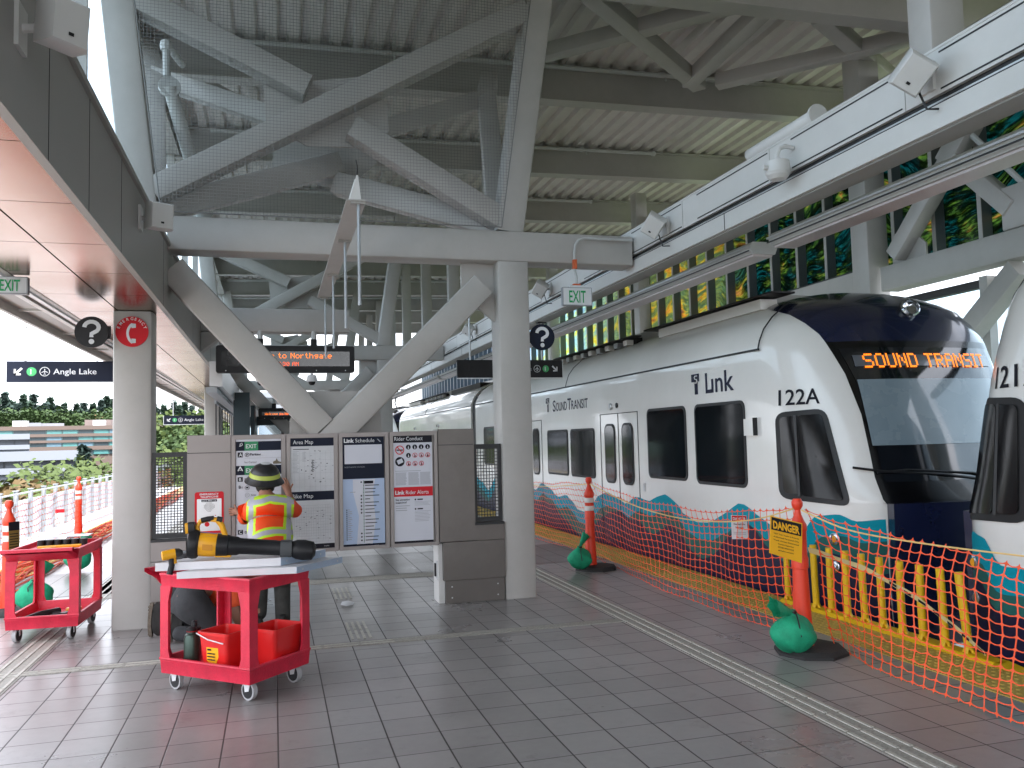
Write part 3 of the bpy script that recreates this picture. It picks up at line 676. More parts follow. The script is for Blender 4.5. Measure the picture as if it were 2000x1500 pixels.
def half(t,ytip,d,side=True,num='122A',front=True,details=True):
    f=mkmap(ytip,d); fl=(lambda fs:fs) 
    L=SEC
    # body shell
    rows=[]
    for z in ZS:
        r=[f(lut(WT,z),L,z)]
        for s in (11,7,4.2): r.append(f(lut(WT,z),s,z))
        for tt in TS: u,s=nose(z,tt); r.append(f(u,s,z))
        for s in (4.2,7,11,L): r.append(f(-lut(WT,z),s,z))
        rows.append(r)
    a=MB(); a.grid(rows,TBODY)
    n=len(rows[-1]); a.add(rows[-1],[list(range(n))],TBODY)
    prof=[f(lut(WT,z),L,z) for z in ZS]+[f(-lut(WT,z),L,z) for z in reversed(ZS)]; a.add(prof,[list(range(len(prof)))],TBODY)
    part('body',a,t)
    # dark mask
    a=MB(); rows=[]; mz=[z for z in ZS if z>=.96]
    for z in mz:
        tm=mask_t(z)
        r=[]
        for k in range(25):
            tt=tm+(math.pi-2*tm)*k/24; u,s=nose(z,tt,.008); r.append(f(u,s,z+ (.004 if z>3 else 0)))
        rows.append(r)
    lo_=[r for r,z in zip(rows,mz) if z<=2.53]; hi_=[r for r,z in zip(rows,mz) if z>=2.53]; a.grid(lo_,mat('mask_black',(.003,.003,.004),.18,var=0,coat=.3)); a.grid(hi_,TNAVY)
    n=25; a.add([p+Vector((0,0,.004)) for p in rows[-1]],[list(range(n))],TNAVY); part('front_mask',a,t)
    def patch(z0,z1,t0,t1,off,m,nz=6,nn=16,inset=0):
        a=MB(); rows=[]
        for i in range(nz+1):
            z=z0+(z1-z0)*i/nz; tm=mask_t(z) if t0 is None else t0; e=math.pi-tm if t0 is None else t1; r=[]
            tm+=inset; e-=inset
            for k in range(nn+1):
                tt=tm+(e-tm)*k/nn; u,s=nose(z,tt,off); r.append(f(u,s,z))
            rows.append(r)
        return a.grid(rows,m)
    part('windshield',patch(1.16,2.46,None,None,.014,mat('windshield',(.008,.010,.014),.04,coat=1,var=0),8,20,.07),t)
    if front:
        tb=uvpx(1690,1.8)[2]; part('sun_blind',patch(1.50,2.14,tb,math.pi-tb,.020,VIS),t)
        td=uvpx(1668,2.3)[2]; part('destination_display',patch(2.27,2.385,td,math.pi-td,.022,mat('display_panel',(.12,.13,.15),.15,coat=1)),t)
        a=MB(); s_='SOUND TRANSIT'; W=sum(len(DOT[c].split()[0])+1 for c in s_); x=0
        T0,T1=uvpx(1685,2.33)[2],math.pi-uvpx(1685,2.33)[2]
        # arc table so that letters are evenly spaced across the nose
        tab=[]; acc=0; pr=None
        for k in range(101):
            tt=T0+(T1-T0)*k/100; p=Vector(nose(2.33,tt,.026)); acc+= (p-pr).length if pr is not None else 0; pr=p; tab.append((acc,tt))
        def at(q):
            q*=acc
            for (a0,b0),(a1,b1) in zip(tab,tab[1:]):
                if q<=a1: return b0+(b1-b0)*(q-a0)/(a1-a0+1e-9)
            return T1
        for ch in s_:
            g=DOT[ch].split()
            for j,row in enumerate(g):
                for i,b in enumerate(row):
                    if b=='1':
                        z=2.255+(6-j)*.0205
                        q0=at((x+i)/W);q1=at((x+i+.86)/W)
                        P=[]
                        for q,zz in ((q0,z),(q1,z),(q1,z+.0185),(q0,z+.0185)):
                            u,s=nose(zz,q,.026); P.append(f(u,s,zz))
                        a.quad(*P,LED)
            x+=len(g[0])+1
        part('display_lettering',a,t)
        a=MB(); p0=f(*nose(1.14,1.6,.03),1.14); 
        P=[f(nose(z,tt,.035)[0],nose(z,tt,.035)[1],z) for z,tt in ((1.08,1.9),(1.22,1.6),(1.27,1.3),(1.25,1.05))]
        a.tube(P,.010,BLACK,6); P=[f(nose(z,tt,.035)[0],nose(z,tt,.035)[1],z) for z,tt in ((1.30,.85),(1.26,1.1),(1.22,1.5),(1.10,1.9))]; a.tube(P,.013,BLACK,6); part('wiper',a,t)
        u,s=nose(2.87,math.pi/2,.0); c=f(u,s,2.87); nr=Vector((-.25,-1,.35))
        part('headlight',MB().lathe([(.085,-.02),(.10,0),(.10,.06),(.085,.075),(.07,.04),(.02,.015)],c,LAMPG,20,axis=nr),t)
    # bumper / coupler cover
    a=MB(); rows=[]; tb=uvpx(1738,.8)[2]
    for i in range(9):
        z=-.30+(.97+.30)*i/8; r=[]
        for k in range(21):
            tt=tb+(math.pi-2*tb)*k/20; u,s=nose(z,tt,.09); r.append(f(u,s-.04*i/8,z))
        rows.append(r)
    a.grid(rows,TNAVY); r=rows[-1]; a.add([r[0]+Vector((0,d*.3,0)),r[-1]+Vector((0,d*.3,0))]+r[::-1],[list(range(len(r)+2))],TNAVY)
    for e in (0,-1): rr=[q[e] for q in rows]; a.grid([rr,[p+Vector((.03 if e==0 else -.03,d*.12,0)) for p in rr]],TNAVY)
    part('bumper_cover',a,t)
    # livery bands on the platform side and round the shoulder
    cols=[]; tq=uvpx(1733,.6)[2]
    for i in range(22):
        tt=tq*(1-i/21); u,s=nose(.7,tt); p=_f0(u,s,.7); px_,py_=projpx(p); cols.append((tt,s,on(px_,py_,0,4.95).y-5.62))
    s0=cols[-1][1]
    for i in range(1,int((L-s0)/.12)): cols.append((None,s0+.12*i,s0+.12*i+.02))
    cols.append((None,L-.02,L))
    for k,(mm,nm) in enumerate(((TEAL,'teal_band'),(TGREEN,'green_band'),(NSK,'navy_skirt'))):
        rows=[[],[],[],[]]; a=MB()
        for tt,s,s4 in cols:
            zt=wv(s4) if k==0 else bandlow(s4,k-1); zb=bandlow(s4,k) if k<2 else -.33
            for i in range(4):
                z=zt+(zb-zt)*i/3
                if tt is None: p=f(lut(WT,z)+.004,s,z)
                else: u,s2=nose(z,tt,.004); p=f(u,s2,z)
                rows[i].append(p)
        a.grid(rows[::-1] if d>0 else rows,mm); part(nm,a,t)
    if not side: return
    U=1.325
    def rp(y0,y1,z0,z1,r,off,m,th=.012,skew=0):
        a=MB(); pts=rrect(y0,y1,z0,z1,r)
        P=[f(U+off,s+ (skew*(z-z0)/(z1-z0) if s<(y0+y1)/2 else 0),z) for s,z in pts]
        a.prism(P,(-th,0,0),m); return a
    def window(y0,y1,z0,z1,r=.09,skew=0,name='window'):
        part(name,rp(y0,y1,z0,z1,r,0,GASKET,.012,skew),t)
        w_=part('pane',rp(y0+.035,y1-.035,z0+.035,z1-.035,max(r-.03,.02),.013,TWIN,.003,skew),t); return w_
    o=5.62 # measured positions are distances from the inter-car centre
    def conf(pts,off,m,th=.006):
        cx=sum(p[0] for p in pts)/len(pts); cy=sum(p[1] for p in pts)/len(pts); a=MB(); rows=[]
        def g(p,o):
            u,s,z=p; return f(u+o*.9,s-o*.4,z)
        for q in (1,.8,.6,.4,.2,.02): rows.append([g(spt(cx+(x-cx)*q,cy+(y-cy)*q),off) for x,y in pts])
        a.grid([[g(spt(x,y),off-th) for x,y in pts]]+rows,m,closed=True); return a
    def rpoly(c,r,n=5):
        out=[]; 
        for i in range(len(c)):
            p=Vector((*c[i],0)); a_=(Vector((*c[i-1],0))-p).normalized(); b_=(Vector((*c[(i+1)%len(c)],0))-p).normalized()
            for k in range(n+1):
                q=k/n; x=p+a_*r*(1-q)**2+b_*r*q**2; out.append((x.x,x.y))
            A=p+b_*r; nx=Vector((*c[(i+1)%len(c)],0)); B=nx-b_*r
            for k in range(1,10): x=A.lerp(B,k/10); out.append((x.x,x.y))
        return out
    part('cab_window',conf(rpoly([(1514,806),(1613,797),(1664,990),(1523,973)],22),.012,GASKET),t)
    CP=mat('cab_pane',(.006,.006,.007),.12,spec=.3,var=0)
    part('window_divider',conf([(1552,811),(1557,811),(1566,968),(1561,968)],.026,mat('divider_grey',(.05,.05,.052),.5),.003),t)
    for nm,c in (('pane',[(1524,815),(1554,812),(1562,967),(1533,962)]),('pane',[(1560,811),(1606,808),(1650,978),(1568,968)])): part(nm,conf(rpoly(c,9),.022,CP,.004),t)
    window(2.42,3.55,1.05,2.01); window(3.78,4.90,1.07,2.01)
    window(6.88,8.0,.98,1.79,.07); window(8.14,9.27,.98,1.79,.07); window(11.4,12.6,1.05,1.95); window(12.9,14.2,1.05,1.95)
    for dy in (5.22,9.62):
        a=MB(); 
        for y_ in (dy,dy+.70,dy+1.40): a.box(0,0,0,0,0,0,GASKET) if 0 else a.bar(f(U+.003,y_,.02),f(U+.003,y_,1.995),.012,.006,GASKET)
        a.bar(f(U+.003,dy-.006,1.99),f(U+.003,dy+1.406,1.99),.006,.012,GASKET,up=(0,0,1)); part('door',a,t)
        for k in (0,1): 
            y_=dy+.16+k*.66
            part('door_window',rp(y_,y_+.40,.94,1.84,.12,0.004,GASKET,.010),t); part('door_pane',rp(y_+.03,y_+.37,.97,1.81,.10,.015,TWIN,.003),t)
        part('door_lamp',MB().lathe([(.05,0),(.05,.02),(.04,.03)],f(U,dy+.95,2.10),ALU,14,axis=(-1,0,0)).lathe([(.04,0),(.04,.015),(.03,.02)],f(U,dy+.72,2.11),GASKET,12,axis=(-1,0,0)),t)
    # seam below the roof cove, vertical panel joints
    a=MB(); a.bar(f(U+.002,2.1,2.53),f(U+.002,L,2.53),.014,.022,GASKET)
    for s in (2.12,8.2): a.tube([f(lut(WT,z)+.002,s+(.25 if s>4 else .02)*(0 if z<2.6 else (z-2.6)*1.2),z) for z in (2.53,2.62,2.75,2.88,3.0,3.05)],.008,GASKET,5)
    part('roof_seam',a,t)
    if d>0 and front: part('side_marker',MB().box(XC-U-.05,XC-U,ytip+d*2.2,ytip+d*2.38,1.62,1.80,TBODY).box(XC-U-.052,XC-U+.0,ytip+d*2.19,ytip+d*2.2,1.62,1.81,GASKET) ,t)
    for z in (.63,.37): part('side_light',MB().lathe([(.055,0),(.055,.02),(.045,.025)],f(*(uvpx(1632,z)[:2]),z),LAMPG,16,axis=(-1,-.35*d,0)).lathe([(.036,.024),(.03,.03)],f(*(uvpx(1632,z)[:2]),z),AMB if z>.5 else LAMPG,14,axis=(-1,0,0)),t)
    part('side_reflector',MB().box(XC-U-.012,XC-U,ytip+d*5.02,ytip+d*5.09,.88,.99,ALU),t)
    # letters
    def lab(s_,px0,px1,pyb,h,m,b=.0):
        pass
    right=(0,-1,0)  # text runs towards the camera on the platform side
    X=XC-U-.004
    if d>0:
        a=MB(); y=ytip+2.44; 
        vs,fs,w_=textraw(num,.012)
        a.add([f(*(lambda q:(q[0]+.006,q[1]-.002,q[2]))(spt(1521+81*v.x/w_,792-4.5*v.x/w_-30*v.y/.70))) for v in vs],fs,INK); part('car_number',a,t)
        a=MB(); yl=ytip+3.62
        def logo(yl,zb,hh):
            a.prism([(X,yl,zb+hh*.62),(X,yl,zb+hh),(X,yl-hh*.78,zb+hh),(X,yl-hh*.78,zb+hh*.62)][::-1],(-.001,0,0),TNAVY); a.prism([(X,yl-hh*.30,zb),(X,yl-hh*.30,zb+hh*.6),(X,yl-hh*.62,zb+hh*.6),(X,yl-hh*.62,zb)][::-1],(-.001,0,0),TNAVY)
            xx=X-.0015
            pts=[(.62,.90),(.40,.90),(.34,.82),(.40,.74),(.56,.72),(.60,.64),(.52,.56),(.36,.56)]
            a.tube([(xx,yl-hh*(p[0]-.02),zb+hh*p[1]) for p in pts],.0065,TBODY,4)
        logo(ytip+3.60,2.13,.25); text(a,'L',(X,ytip+3.26,2.135),.235,TNAVY,right=right,bold=.02); text(a,'ınk',(X,ytip+3.12,2.135),.235,TNAVY,wid=.50,right=right,bold=.015)
        part('line_logo',a,t)
        a=MB(); logo(ytip+9.32,2.13,.26); text(a,'S',(X,ytip+8.92,2.13),.20,TNAVY,right=right,bold=.01,wid=.16); text(a,'OUND',(X,ytip+8.74,2.13),.155,TNAVY,right=right,bold=.01,wid=.58); text(a,'T',(X,ytip+8.12,2.13),.20,TNAVY,right=right,bold=.01,wid=.19); text(a,'RANSIT',(X,ytip+7.92,2.13),.155,TNAVY,right=right,bold=.01,wid=.78)
        part('operator_logo',a,t)
    else:
        a=MB(); vs,fs,w_=textraw(num,.012); a.add([f(*(lambda q:(q[0]+.006,q[1]-.002,q[2]))(spt(1570-81*v.x/w_,788+4.5*v.x/w_-30*v.y/.70))) for v in vs],fs,INK); part('car_number',a,t)
    # roof gear
    if details:
        a=MB()
        z=3.02
        a.bar(f(.85,2.6,3.10),f(.85,5.2,3.10),.22,.12,TBODY); a.bar(f(.86,2.3,3.19),f(.86,5.6,3.19),.30,.02,BLACK)
        a.bar(f(.80,6.2,3.12),f(.80,9.6,3.12),.10,.10,BLACK); a.bar(f(.9,6.1,3.18),f(.9,9.8,3.18),.18,.018,BLKM)
        for k in range(9): a.box(XC-.97,XC-.86,ytip+d*(6.3+k*.38),ytip+d*(6.45+k*.38),3.06,3.14,ALU if k%2 else TBODY)
        a.bar(f(0,3,3.22),f(0,12,3.22),1.2,.14,DARKST); a.bar(f(.7,10.6,3.12),f(.7,14.4,3.12),.4,.14,BLACK)
        part('roof_equipment',a,t)
def train(ytip,d,lab,front,num,both=True,name_cat='train'):
    t=thing('light_rail_train',lab,'train',(XC,ytip,-.9),group='light rail trains at the right platform edge')
    half(t,ytip,d,True,num,front)
    if both:
        a=MB(); L=SEC
        for w_,s0,s1 in ((.0,L,L+.5),):
            pr=[(lut(WT,z)-.05,z) for z in ZS]+[(-lut(WT,z)+.05,z) for z in reversed(ZS)]
            a.prism([(XC-u,ytip+d*L,z) for u,z in pr],(0,d*.5,0),GASKET)
        part('articulation_bellows',a,t)
        y2=ytip+d*(2*SEC+.5); half(t,y2,-d,True,'122B',False,True)
    a=MB()
    for s in (2.2,4.1,12.5,14.2,17,19,27,29):
        if not both and s>15: break
        a.lathe([(.33,0),(.33,.12)],(XC-.78,ytip+d*s,-.42),RUBBER,18,axis=(1,0,0))
    part('wheels',a,t); return t
TR1=train(5.64,1,'white light rail train with amber destination display and dark nose facing the camera',True,'122A')
TR2=train(6.38,-1,'white light rail train cut by the right edge, coupled nose to nose',False,'121A',both=True)
TR3=train(5.64+2*SEC+.5+.0,1,'farthest white light rail train, showing left of the near right column',False,'123A',both=False)
# ================================================================ kiosk
KY=8.40
t=thing('information_kiosk','stainless information kiosk with four tall poster cases between the two near columns','kiosk',(.6,KY+.15,0))
pb=lambda n,*a,**k: part(n,MB().box(*a,**k),t)
# panels
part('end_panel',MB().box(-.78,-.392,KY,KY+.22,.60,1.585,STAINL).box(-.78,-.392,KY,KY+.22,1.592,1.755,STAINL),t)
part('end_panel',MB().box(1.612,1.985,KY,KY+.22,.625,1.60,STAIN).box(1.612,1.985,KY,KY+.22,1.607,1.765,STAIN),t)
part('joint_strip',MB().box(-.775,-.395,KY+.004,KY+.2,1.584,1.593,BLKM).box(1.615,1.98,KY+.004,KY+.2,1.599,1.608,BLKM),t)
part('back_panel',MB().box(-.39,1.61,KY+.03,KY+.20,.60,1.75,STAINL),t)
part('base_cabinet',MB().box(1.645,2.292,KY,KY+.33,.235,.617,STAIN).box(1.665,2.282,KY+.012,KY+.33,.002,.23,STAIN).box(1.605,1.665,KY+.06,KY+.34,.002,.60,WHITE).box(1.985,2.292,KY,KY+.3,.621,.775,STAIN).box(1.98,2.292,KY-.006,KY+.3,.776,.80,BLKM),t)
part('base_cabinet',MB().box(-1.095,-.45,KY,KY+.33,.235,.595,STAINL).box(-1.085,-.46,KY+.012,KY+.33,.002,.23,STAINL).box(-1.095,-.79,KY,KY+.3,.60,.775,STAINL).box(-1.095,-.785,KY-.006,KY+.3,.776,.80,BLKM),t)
a=MB()
for x in (1.73,2.21): 
    for z in (.06,.17): a.lathe([(.008,0),(.008,.003)],(x,KY+.012,z),ALU,8,axis=(0,-1,0))
part('bolts',a,t,kind='stuff'); part('power_socket',MB().box(1.59,1.606,KY+.10,KY+.16,.24,.42,ALU).box(1.575,1.59,KY+.11,KY+.155,.27,.40,BLACK),t)
for i,(x0,x1) in enumerate(((-.385,.108),(.122,.604),(.618,1.104),(1.118,1.600))):
    a=MB(); z0,z1=.60,1.742; w_=.035
    a.box(x0,x1,KY-.012,KY+.03,z1-w_,z1,STAINL).box(x0,x1,KY-.012,KY+.03,z0,z0+w_,STAINL).box(x0,x0+w_,KY-.012,KY+.03,z0+w_,z1-w_,STAINL).box(x1-w_,x1,KY-.012,KY+.03,z0+w_,z1-w_,STAINL)
    part('poster_frame',a,t)
def gate(x0,x1,lab=None):
    a=MB(); z0,z1=.805,1.603; w_=.045; y=KY+.05
    a.box(x0,x1,y,y+.04,z1-w_,z1,BLKM).box(x0,x1,y,y+.04,z0,z0+w_,BLKM).box(x0,x0+w_*.8,y,y+.04,z0+w_,z1-w_,BLKM).box(x1-w_*.8,x1,y,y+.04,z0+w_,z1-w_,BLKM)
    g=thing('mesh_grille',lab,'grille',((x0+x1)/2,y,z0),group='black grilles either side of the kiosk'); part('frame',a,g)
    a=MB(); z=z0+w_+.02
    while z<z1-w_: a.box(x0+.03,x1-.03,y+.012,y+.020,z,z+.007,BLKM); z+=.0255 if x0<0 else .034
    x=x0+.05
    while x<x1-.03: a.box(x,x+.007,y+.022,y+.028,z0+w_,z1-w_,BLKM); x+=.0285 if x0<0 else .030
    part('wire_grid',a,g)
gate(-1.095,-.785,'black wire grille left of the kiosk, beside the emergency telephone'); gate(1.988,2.285,'black wire grille right of the kiosk, above the cabinet step')
# posters --------------------------------------------------------
def P(x0,z1,w_,h_):
    """returns rect & text placers in unit coordinates u right, v down"""
    a=MB(); y=KY-.002
    def r(u0,v0,u1,v1,m,l=1): a.quad((x0+u0*w_,y-.0012*l,z1-v1*h_),(x0+u1*w_,y-.0012*l,z1-v1*h_),(x0+u1*w_,y-.0012*l,z1-v0*h_),(x0+u0*w_,y-.0012*l,z1-v0*h_),m)
    def tx(s_,u,v,h,m,wid=None,bold=.0,l=3,cx=False): text(a,s_,(x0+u*w_,y-.0012*l,z1-v*h_),h*h_,m,wid=None if wid is None else wid*w_,bold=bold,cx=cx)
    def cir(u,v,rad,m,l=2): disc(a,(x0+u*w_,y-.0012*l,z1-v*h_),rad*w_,m,n=20)
    def rg(u,v,rad,wd,m,l=3): ring(a,(x0+u*w_,y-.0012*l,z1-v*h_),rad*w_,wd*w_,m)
    def lines(u0,u1,v0,v1,n,m,l=3,th=.35,jit=.15,seed=1):
        rn=random.Random(seed); st=(v1-v0)/n
        for k in range(n): r(u0,v0+k*st,u1-rn.random()*jit*(u1-u0),v0+k*st+st*th,m,l)
    def poly(pts,m,l=3): a.add([(x0+u*w_,y-.0012*l,z1-v*h_) for u,v in pts],[list(range(len(pts)))],m)
    return a,r,tx,cir,rg,lines,poly
W_,H_=.415,1.072
def px(i): return (-.345,.157,.652,1.151)[i]
# 1 directory
a,r,tx,cir,rg,lines,poly=P(px(0),1.708,W_,H_)
r(0,0,1,1,PWHITE,0)
def arrow(u,v,s,kind):
    if kind=='up': poly([(u-.2*s,v+.028*s*2),(u-.2*s,v-.0*s),(u+.2*s,v-.0*s),(u+.2*s,v+.028*s*2)],SWHITE,4); poly([(u-.62*s,v+.006),(u,v-.035),(u+.62*s,v+.006),(u+.45*s,v+.014),(u,v-.016),(u-.45*s,v+.014)],SWHITE,4)
for v in (0.02,.235):
    r(.0,v,1,v+.082,NAVY); r(.19,v,.49,v+.082,SGREEN,2); tx('EXIT',.22,v+.060,.036,SWHITE,wid=.235,bold=.012)
tx('A',.065,.152,.03,SWHITE,bold=.01,l=4); r(.04,.115,.15,.160,INK); tx('Parking',.31,.145,.020,INK,wid=.24,bold=.02); rg(.245,.138,.05,.010,INK); tx('P',.225,.150,.022,INK,bold=.02)
r(.19,.168,1,.170,PGREY); tx('Ice Center',.19,.212,.017,INK,wid=.27); poly([(.82,.225),(.82,.205),(.88,.195),(.9,.175),(.93,.2),(1,.21),(1,.225)],mat('printed_photo',(.16,.13,.09),.6,var=.4,scale=90))
a.tube([(px(0)+.04,KY-.006,1.65),(px(0)+.04,KY-.006,1.665),(px(0)+.055,KY-.006,1.675),(px(0)+.06,KY-.006,1.655),(px(0)+.045,KY-.006,1.645),(px(0)+.03,KY-.006,1.645)],.004,SWHITE,5)
arrow(.095,.27,.06*1.0*1.6,'up'); 
r(.04,.335,.15,.375,INK); tx('B',.07,.368,.026,SWHITE,bold=.01,l=4); tx('Bus Plaza',.19,.366,.020,INK,wid=.3,bold=.02)
tx('B',.06,.435,.026,INK,bold=.02); tx('1',.13,.435,.018,INK,bold=.02); rg(.245,.43,.05,.008,INK); r(.22,.422,.27,.436,INK)
rg(.245,.495,.05,.008,PGREY); tx('RT',.215,.50,.012,PGREY,l=4); tx('Stop',.33,.503,.016,INK)
r(.19,.465,1,.466,PGREY); r(.04,.80,.15,.84,INK); tx('C',.065,.833,.028,SWHITE,bold=.01,l=4); tx('Drop-off',.19,.832,.02,INK,bold=.02)
part('directory_poster',a,t)
# 2 maps
a,r,tx,cir,rg,lines,poly=P(px(1),1.708,W_,H_)
r(0,0,1,1,mat('poster_grey_white',(.60,.61,.63),.4,var=.04,scale=14),0); r(0,0,1,.075,NAVY); tx('Area Map',.06,.055,.036,SWHITE,wid=.46)
r(0,.485,1,.565,NAVY); tx('Bike Map',.03,.543,.036,SWHITE,wid=.48)
lines(.05,.2,.12,.32,17,PGREY,3,.3,.4); lines(.27,.36,.13,.22,9,PGREY,3,.3,.3); r(.06,.10,.42,.106,INK)
rn=random.Random(5)
for k in range(34): 
    u=rn.gauss(.55,.2);v=rn.gauss(.27,.08)
    if .02<u<.97 and .1<v<.46: r(u,v,u+.02+.02*rn.random(),v+.004+.005*rn.random(),INK if rn.random()<.5 else PGREY)
for k in range(16): r(.48+.012*math.sin(k*1.3),.20+k*.007,.53+.02*math.sin(k*2.1),.204+k*.007,INK)
for k in range(8): u=.08+.12*k; r(u,.12,u+.003,.48,PGREY,1)
for k in range(6): v=.14+.06*k; r(.02,v,.98,v+.001,PGREY,1)
for k in range(17): u=.07+.055*k+.01*rn.random(); r(u,.60+.05*rn.random(),u+.0035,.955-.1*rn.random(),PGREY,1)
for k in range(14): v=.61+.025*k; r(.05+.1*rn.random(),v,.97-.2*rn.random(),v+.0015,PGREY,1)
for k in range(26):
    u,v=.1+.8*rn.random(),.62+.32*rn.random(); r(u,v,u+.035,v+.004,INK)
r(0,.958,1,1,INK); tx('transit',.75,.985,.012,SWHITE)
part('map_poster',a,t)
# 3 schedule
a,r,tx,cir,rg,lines,poly=P(px(2),1.716,W_*.985,1.10)
r(0,0,1,1,PPALE,0); r(0,0,1,.385,NAVY); tx('Link',.04,.058,.034,SWHITE,wid=.24,bold=.035); tx('Schedule',.31,.058,.034,SWHITE,wid=.46)
poly([(.83,.03),(.86,.03),(.93,.055),(.90,.058)],PGREY); r(.05,.08,.95,.25,PWHITE,2); tx('NORTHGATE STATION',.05,.285,.012,PGREY,wid=.48)
poly([(.24,.39),(.78,.39),(.72,.5),(.74,.62),(.78,.76),(.7,.97),(.32,.97),(.38,.72),(.24,.50)],PWHITE,1)
r(.493,.40,.503,.955,SGREEN,3); r(.51,.405,.73,.43,INK,3)
for k in range(18): v=.415+k*.0305; cir(.498,v,.010,INK,4); r(.53,v-.004,.53+.10+.25*abs(math.sin(k*1.9)),v+.003,INK,3); 
for k in (0,4,5,6,7,8,9,15,16,17): cir(.44,.415+k*.0305,.02,INK,4)
for k in range(16): cir(.09,.66+k*.0175,.014,INK,4); r(.12,.655+k*.0175,.16+.06*abs(math.sin(k)),.661+k*.0175,PGREY,3)
r(.17,.50,.3,.505,PGREY,2); r(0,.965,1,1,NAVY); tx('transit',.74,.988,.010,SWHITE)
part('schedule_poster',a,t)
# 4 conduct
a,r,tx,cir,rg,lines,poly=P(px(3),1.720,W_*.955,1.11)
r(0,0,1,1,PWHITE,0); r(0,0,1,.075,INK); tx('Rider Conduct',.04,.055,.034,SWHITE,wid=.72)
rg(.17,.14,.115,.022,SRED); r(.09,.135,.25,.145,INK,3); a.bar((px(3)+.10*.4,KY-.006,1.6),(px(3)+.24*.4,KY-.006,1.53),.003,.008,SRED)
cir(.17,.245,.12,INK); poly([(.09,.235),(.22,.215),(.26,.25),(.13,.27)],PWHITE,3)
for k in range(4): cir(.39+.165*k,.115,.062,INK); poly([(.375+.165*k,.13),(.39+.165*k,.098),(.41+.165*k,.13)],PWHITE,3)
cir(.39,.19,.062,INK); poly([(.375,.205),(.39,.175),(.41,.205)],PWHITE,3)
for (u,v) in ((.555,.19),(.72,.19),(.885,.19),(.39,.265),(.555,.265),(.72,.265)): rg(u,v,.062,.012,SRED); poly([(u-.02,v+.015),(u,v-.016),(u+.02,v+.015)],INK,2); a.bar((px(3)+(u-.03)*.4,KY-.006,1.72-(v-.012)*1.11),(px(3)+(u+.03)*.4,KY-.006,1.72-(v+.012)*1.11),.002,.004,SRED)
for u0,u1,v0 in ((.06,.34,.345),(.38,.66,.345),(.68,.96,.345)): lines(u0,u1,v0,v0+.115,13,PGREY,2,.45,.12,seed=int(u0*50))
r(.05,.328,.7,.332,PGREY,2)
r(0,.475,1,.56,SRED); tx('Link',.04,.540,.034,SWHITE,wid=.24,bold=.035); tx('Rider Alerts',.31,.540,.034,SWHITE,wid=.58)
tx('See something',.05,.595,.016,INK,wid=.36,bold=.02); tx('suspicious?',.05,.62,.016,INK,wid=.28,bold=.02); lines(.05,.42,.64,.70,3,PGREY,2,.3,.3)
for v in (.59,.675): cir(.55,v,.022,INK); r(.60,v-.006,.74,v+.005,INK,2); lines(.53,.95,v+.018,v+.06 if v<.6 else v+.12,4 if v<.6 else 8,PGREY,2,.25,.2)
r(0,.958,1,1,INK); tx('transit',.76,.984,.010,SWHITE)
part('conduct_poster',a,t)
# emergency phone panel
a=MB(); x0,x1,z0,z1=-.713,-.455,.835,1.222; y=KY-.004
a.prism([(u,y,v) for u,v in rrect(x0,x1,z0,z1,.02)],(0,.004,0),SRED); a.prism([(u,y-.003,v) for u,v in rrect(x0+.02,x1-.02,z0+.022,z1-.065,.006)],(0,.003,0),ALU)
text(a,'EMERGENCY',((x0+x1)/2,y-.001,z1-.030),.017,SWHITE,wid=.17,bold=.02,cx=True); text(a,'TELEPHONE',((x0+x1)/2,y-.001,z1-.055),.017,SWHITE,wid=.16,bold=.02,cx=True)
a.quad((x0+.06,y-.004,z1-.093),(x1-.06,y-.004,z1-.093),(x1-.06,y-.004,z1-.071),(x0+.06,y-.004,z1-.071),INK); text(a,'N11-PET-13',((x0+x1)/2,y-.005,z1-.089),.012,SWHITE,wid=.12,cx=True,bold=.02)
for i in range(-4,5):
    for j in range(-4,5):
        if i*i+j*j<18: disc(a,((x0+x1)/2+i*.011,y-.0042,1.085+j*.011),.0035,BLACK,n=8)
for zz in (1.0,.965): disc(a,(x1-.075,y-.0042,zz),.005,SRED,n=10)
disc(a,((x0+x1)/2-.02,y-.0045,.92),.022,SRED,n=18); a.quad((x0+.04,y-.0042,.93),(x0+.08,y-.0042,.93),(x0+.08,y-.0042,.934),(x0+.04,y-.0042,.934),INK)
solo('emergency_telephone',a,'red bordered emergency telephone panel set in the left end of the kiosk','telephone',loc=((x0+x1)/2,KY,z0))
# ================================================================ signs
def airplane(a,c,r,m,right=(1,0,0),y=-.001):
    R=Vector(right);U=Vector((0,0,1)); n=Vector((0,-1,0))*.0016
    ring(a,Vector(c)+n,r,r*.14,m,right=right)
    P_=lambda u,v: Vector(c)+n+R*u*r+U*v*r
    for pts in ([(-.07,-.6),(.07,-.6),(.09,.5),(0,.68),(-.09,.5)],[(0,.22),(.62,-.12),(.62,-.25),(0,-.02),(-.62,-.25),(-.62,-.12)],[(0,-.4),(.25,-.55),(.25,-.64),(0,-.55),(-.25,-.64),(-.25,-.55)]):
        a.add([P_(*p) for p in pts],[list(range(len(pts)))],m)
def darrow(a,c,s,dx,m):
    c=Vector(c); D=Vector((dx,0,-1)).normalized(); S=Vector((D.z,0,-D.x))
    tip=c+D*s*.5
    a.add([c-D*s*.5+S*s*.1,c-D*s*.5-S*s*.1,tip-D*s*.15-S*s*.1,tip-D*s*.15+S*s*.1],[(0,1,2,3)],m)
    for q in (Vector((-dx,0,0)),Vector((0,0,1))):
        n2=Vector((0,0,1)) if abs(q.x)>0 else Vector((-dx,0,0)); a.add([tip,tip+q*s*.62,tip+q*s*.62+n2*s*.17,tip+n2*s*.17],[(0,1,2,3)],m)
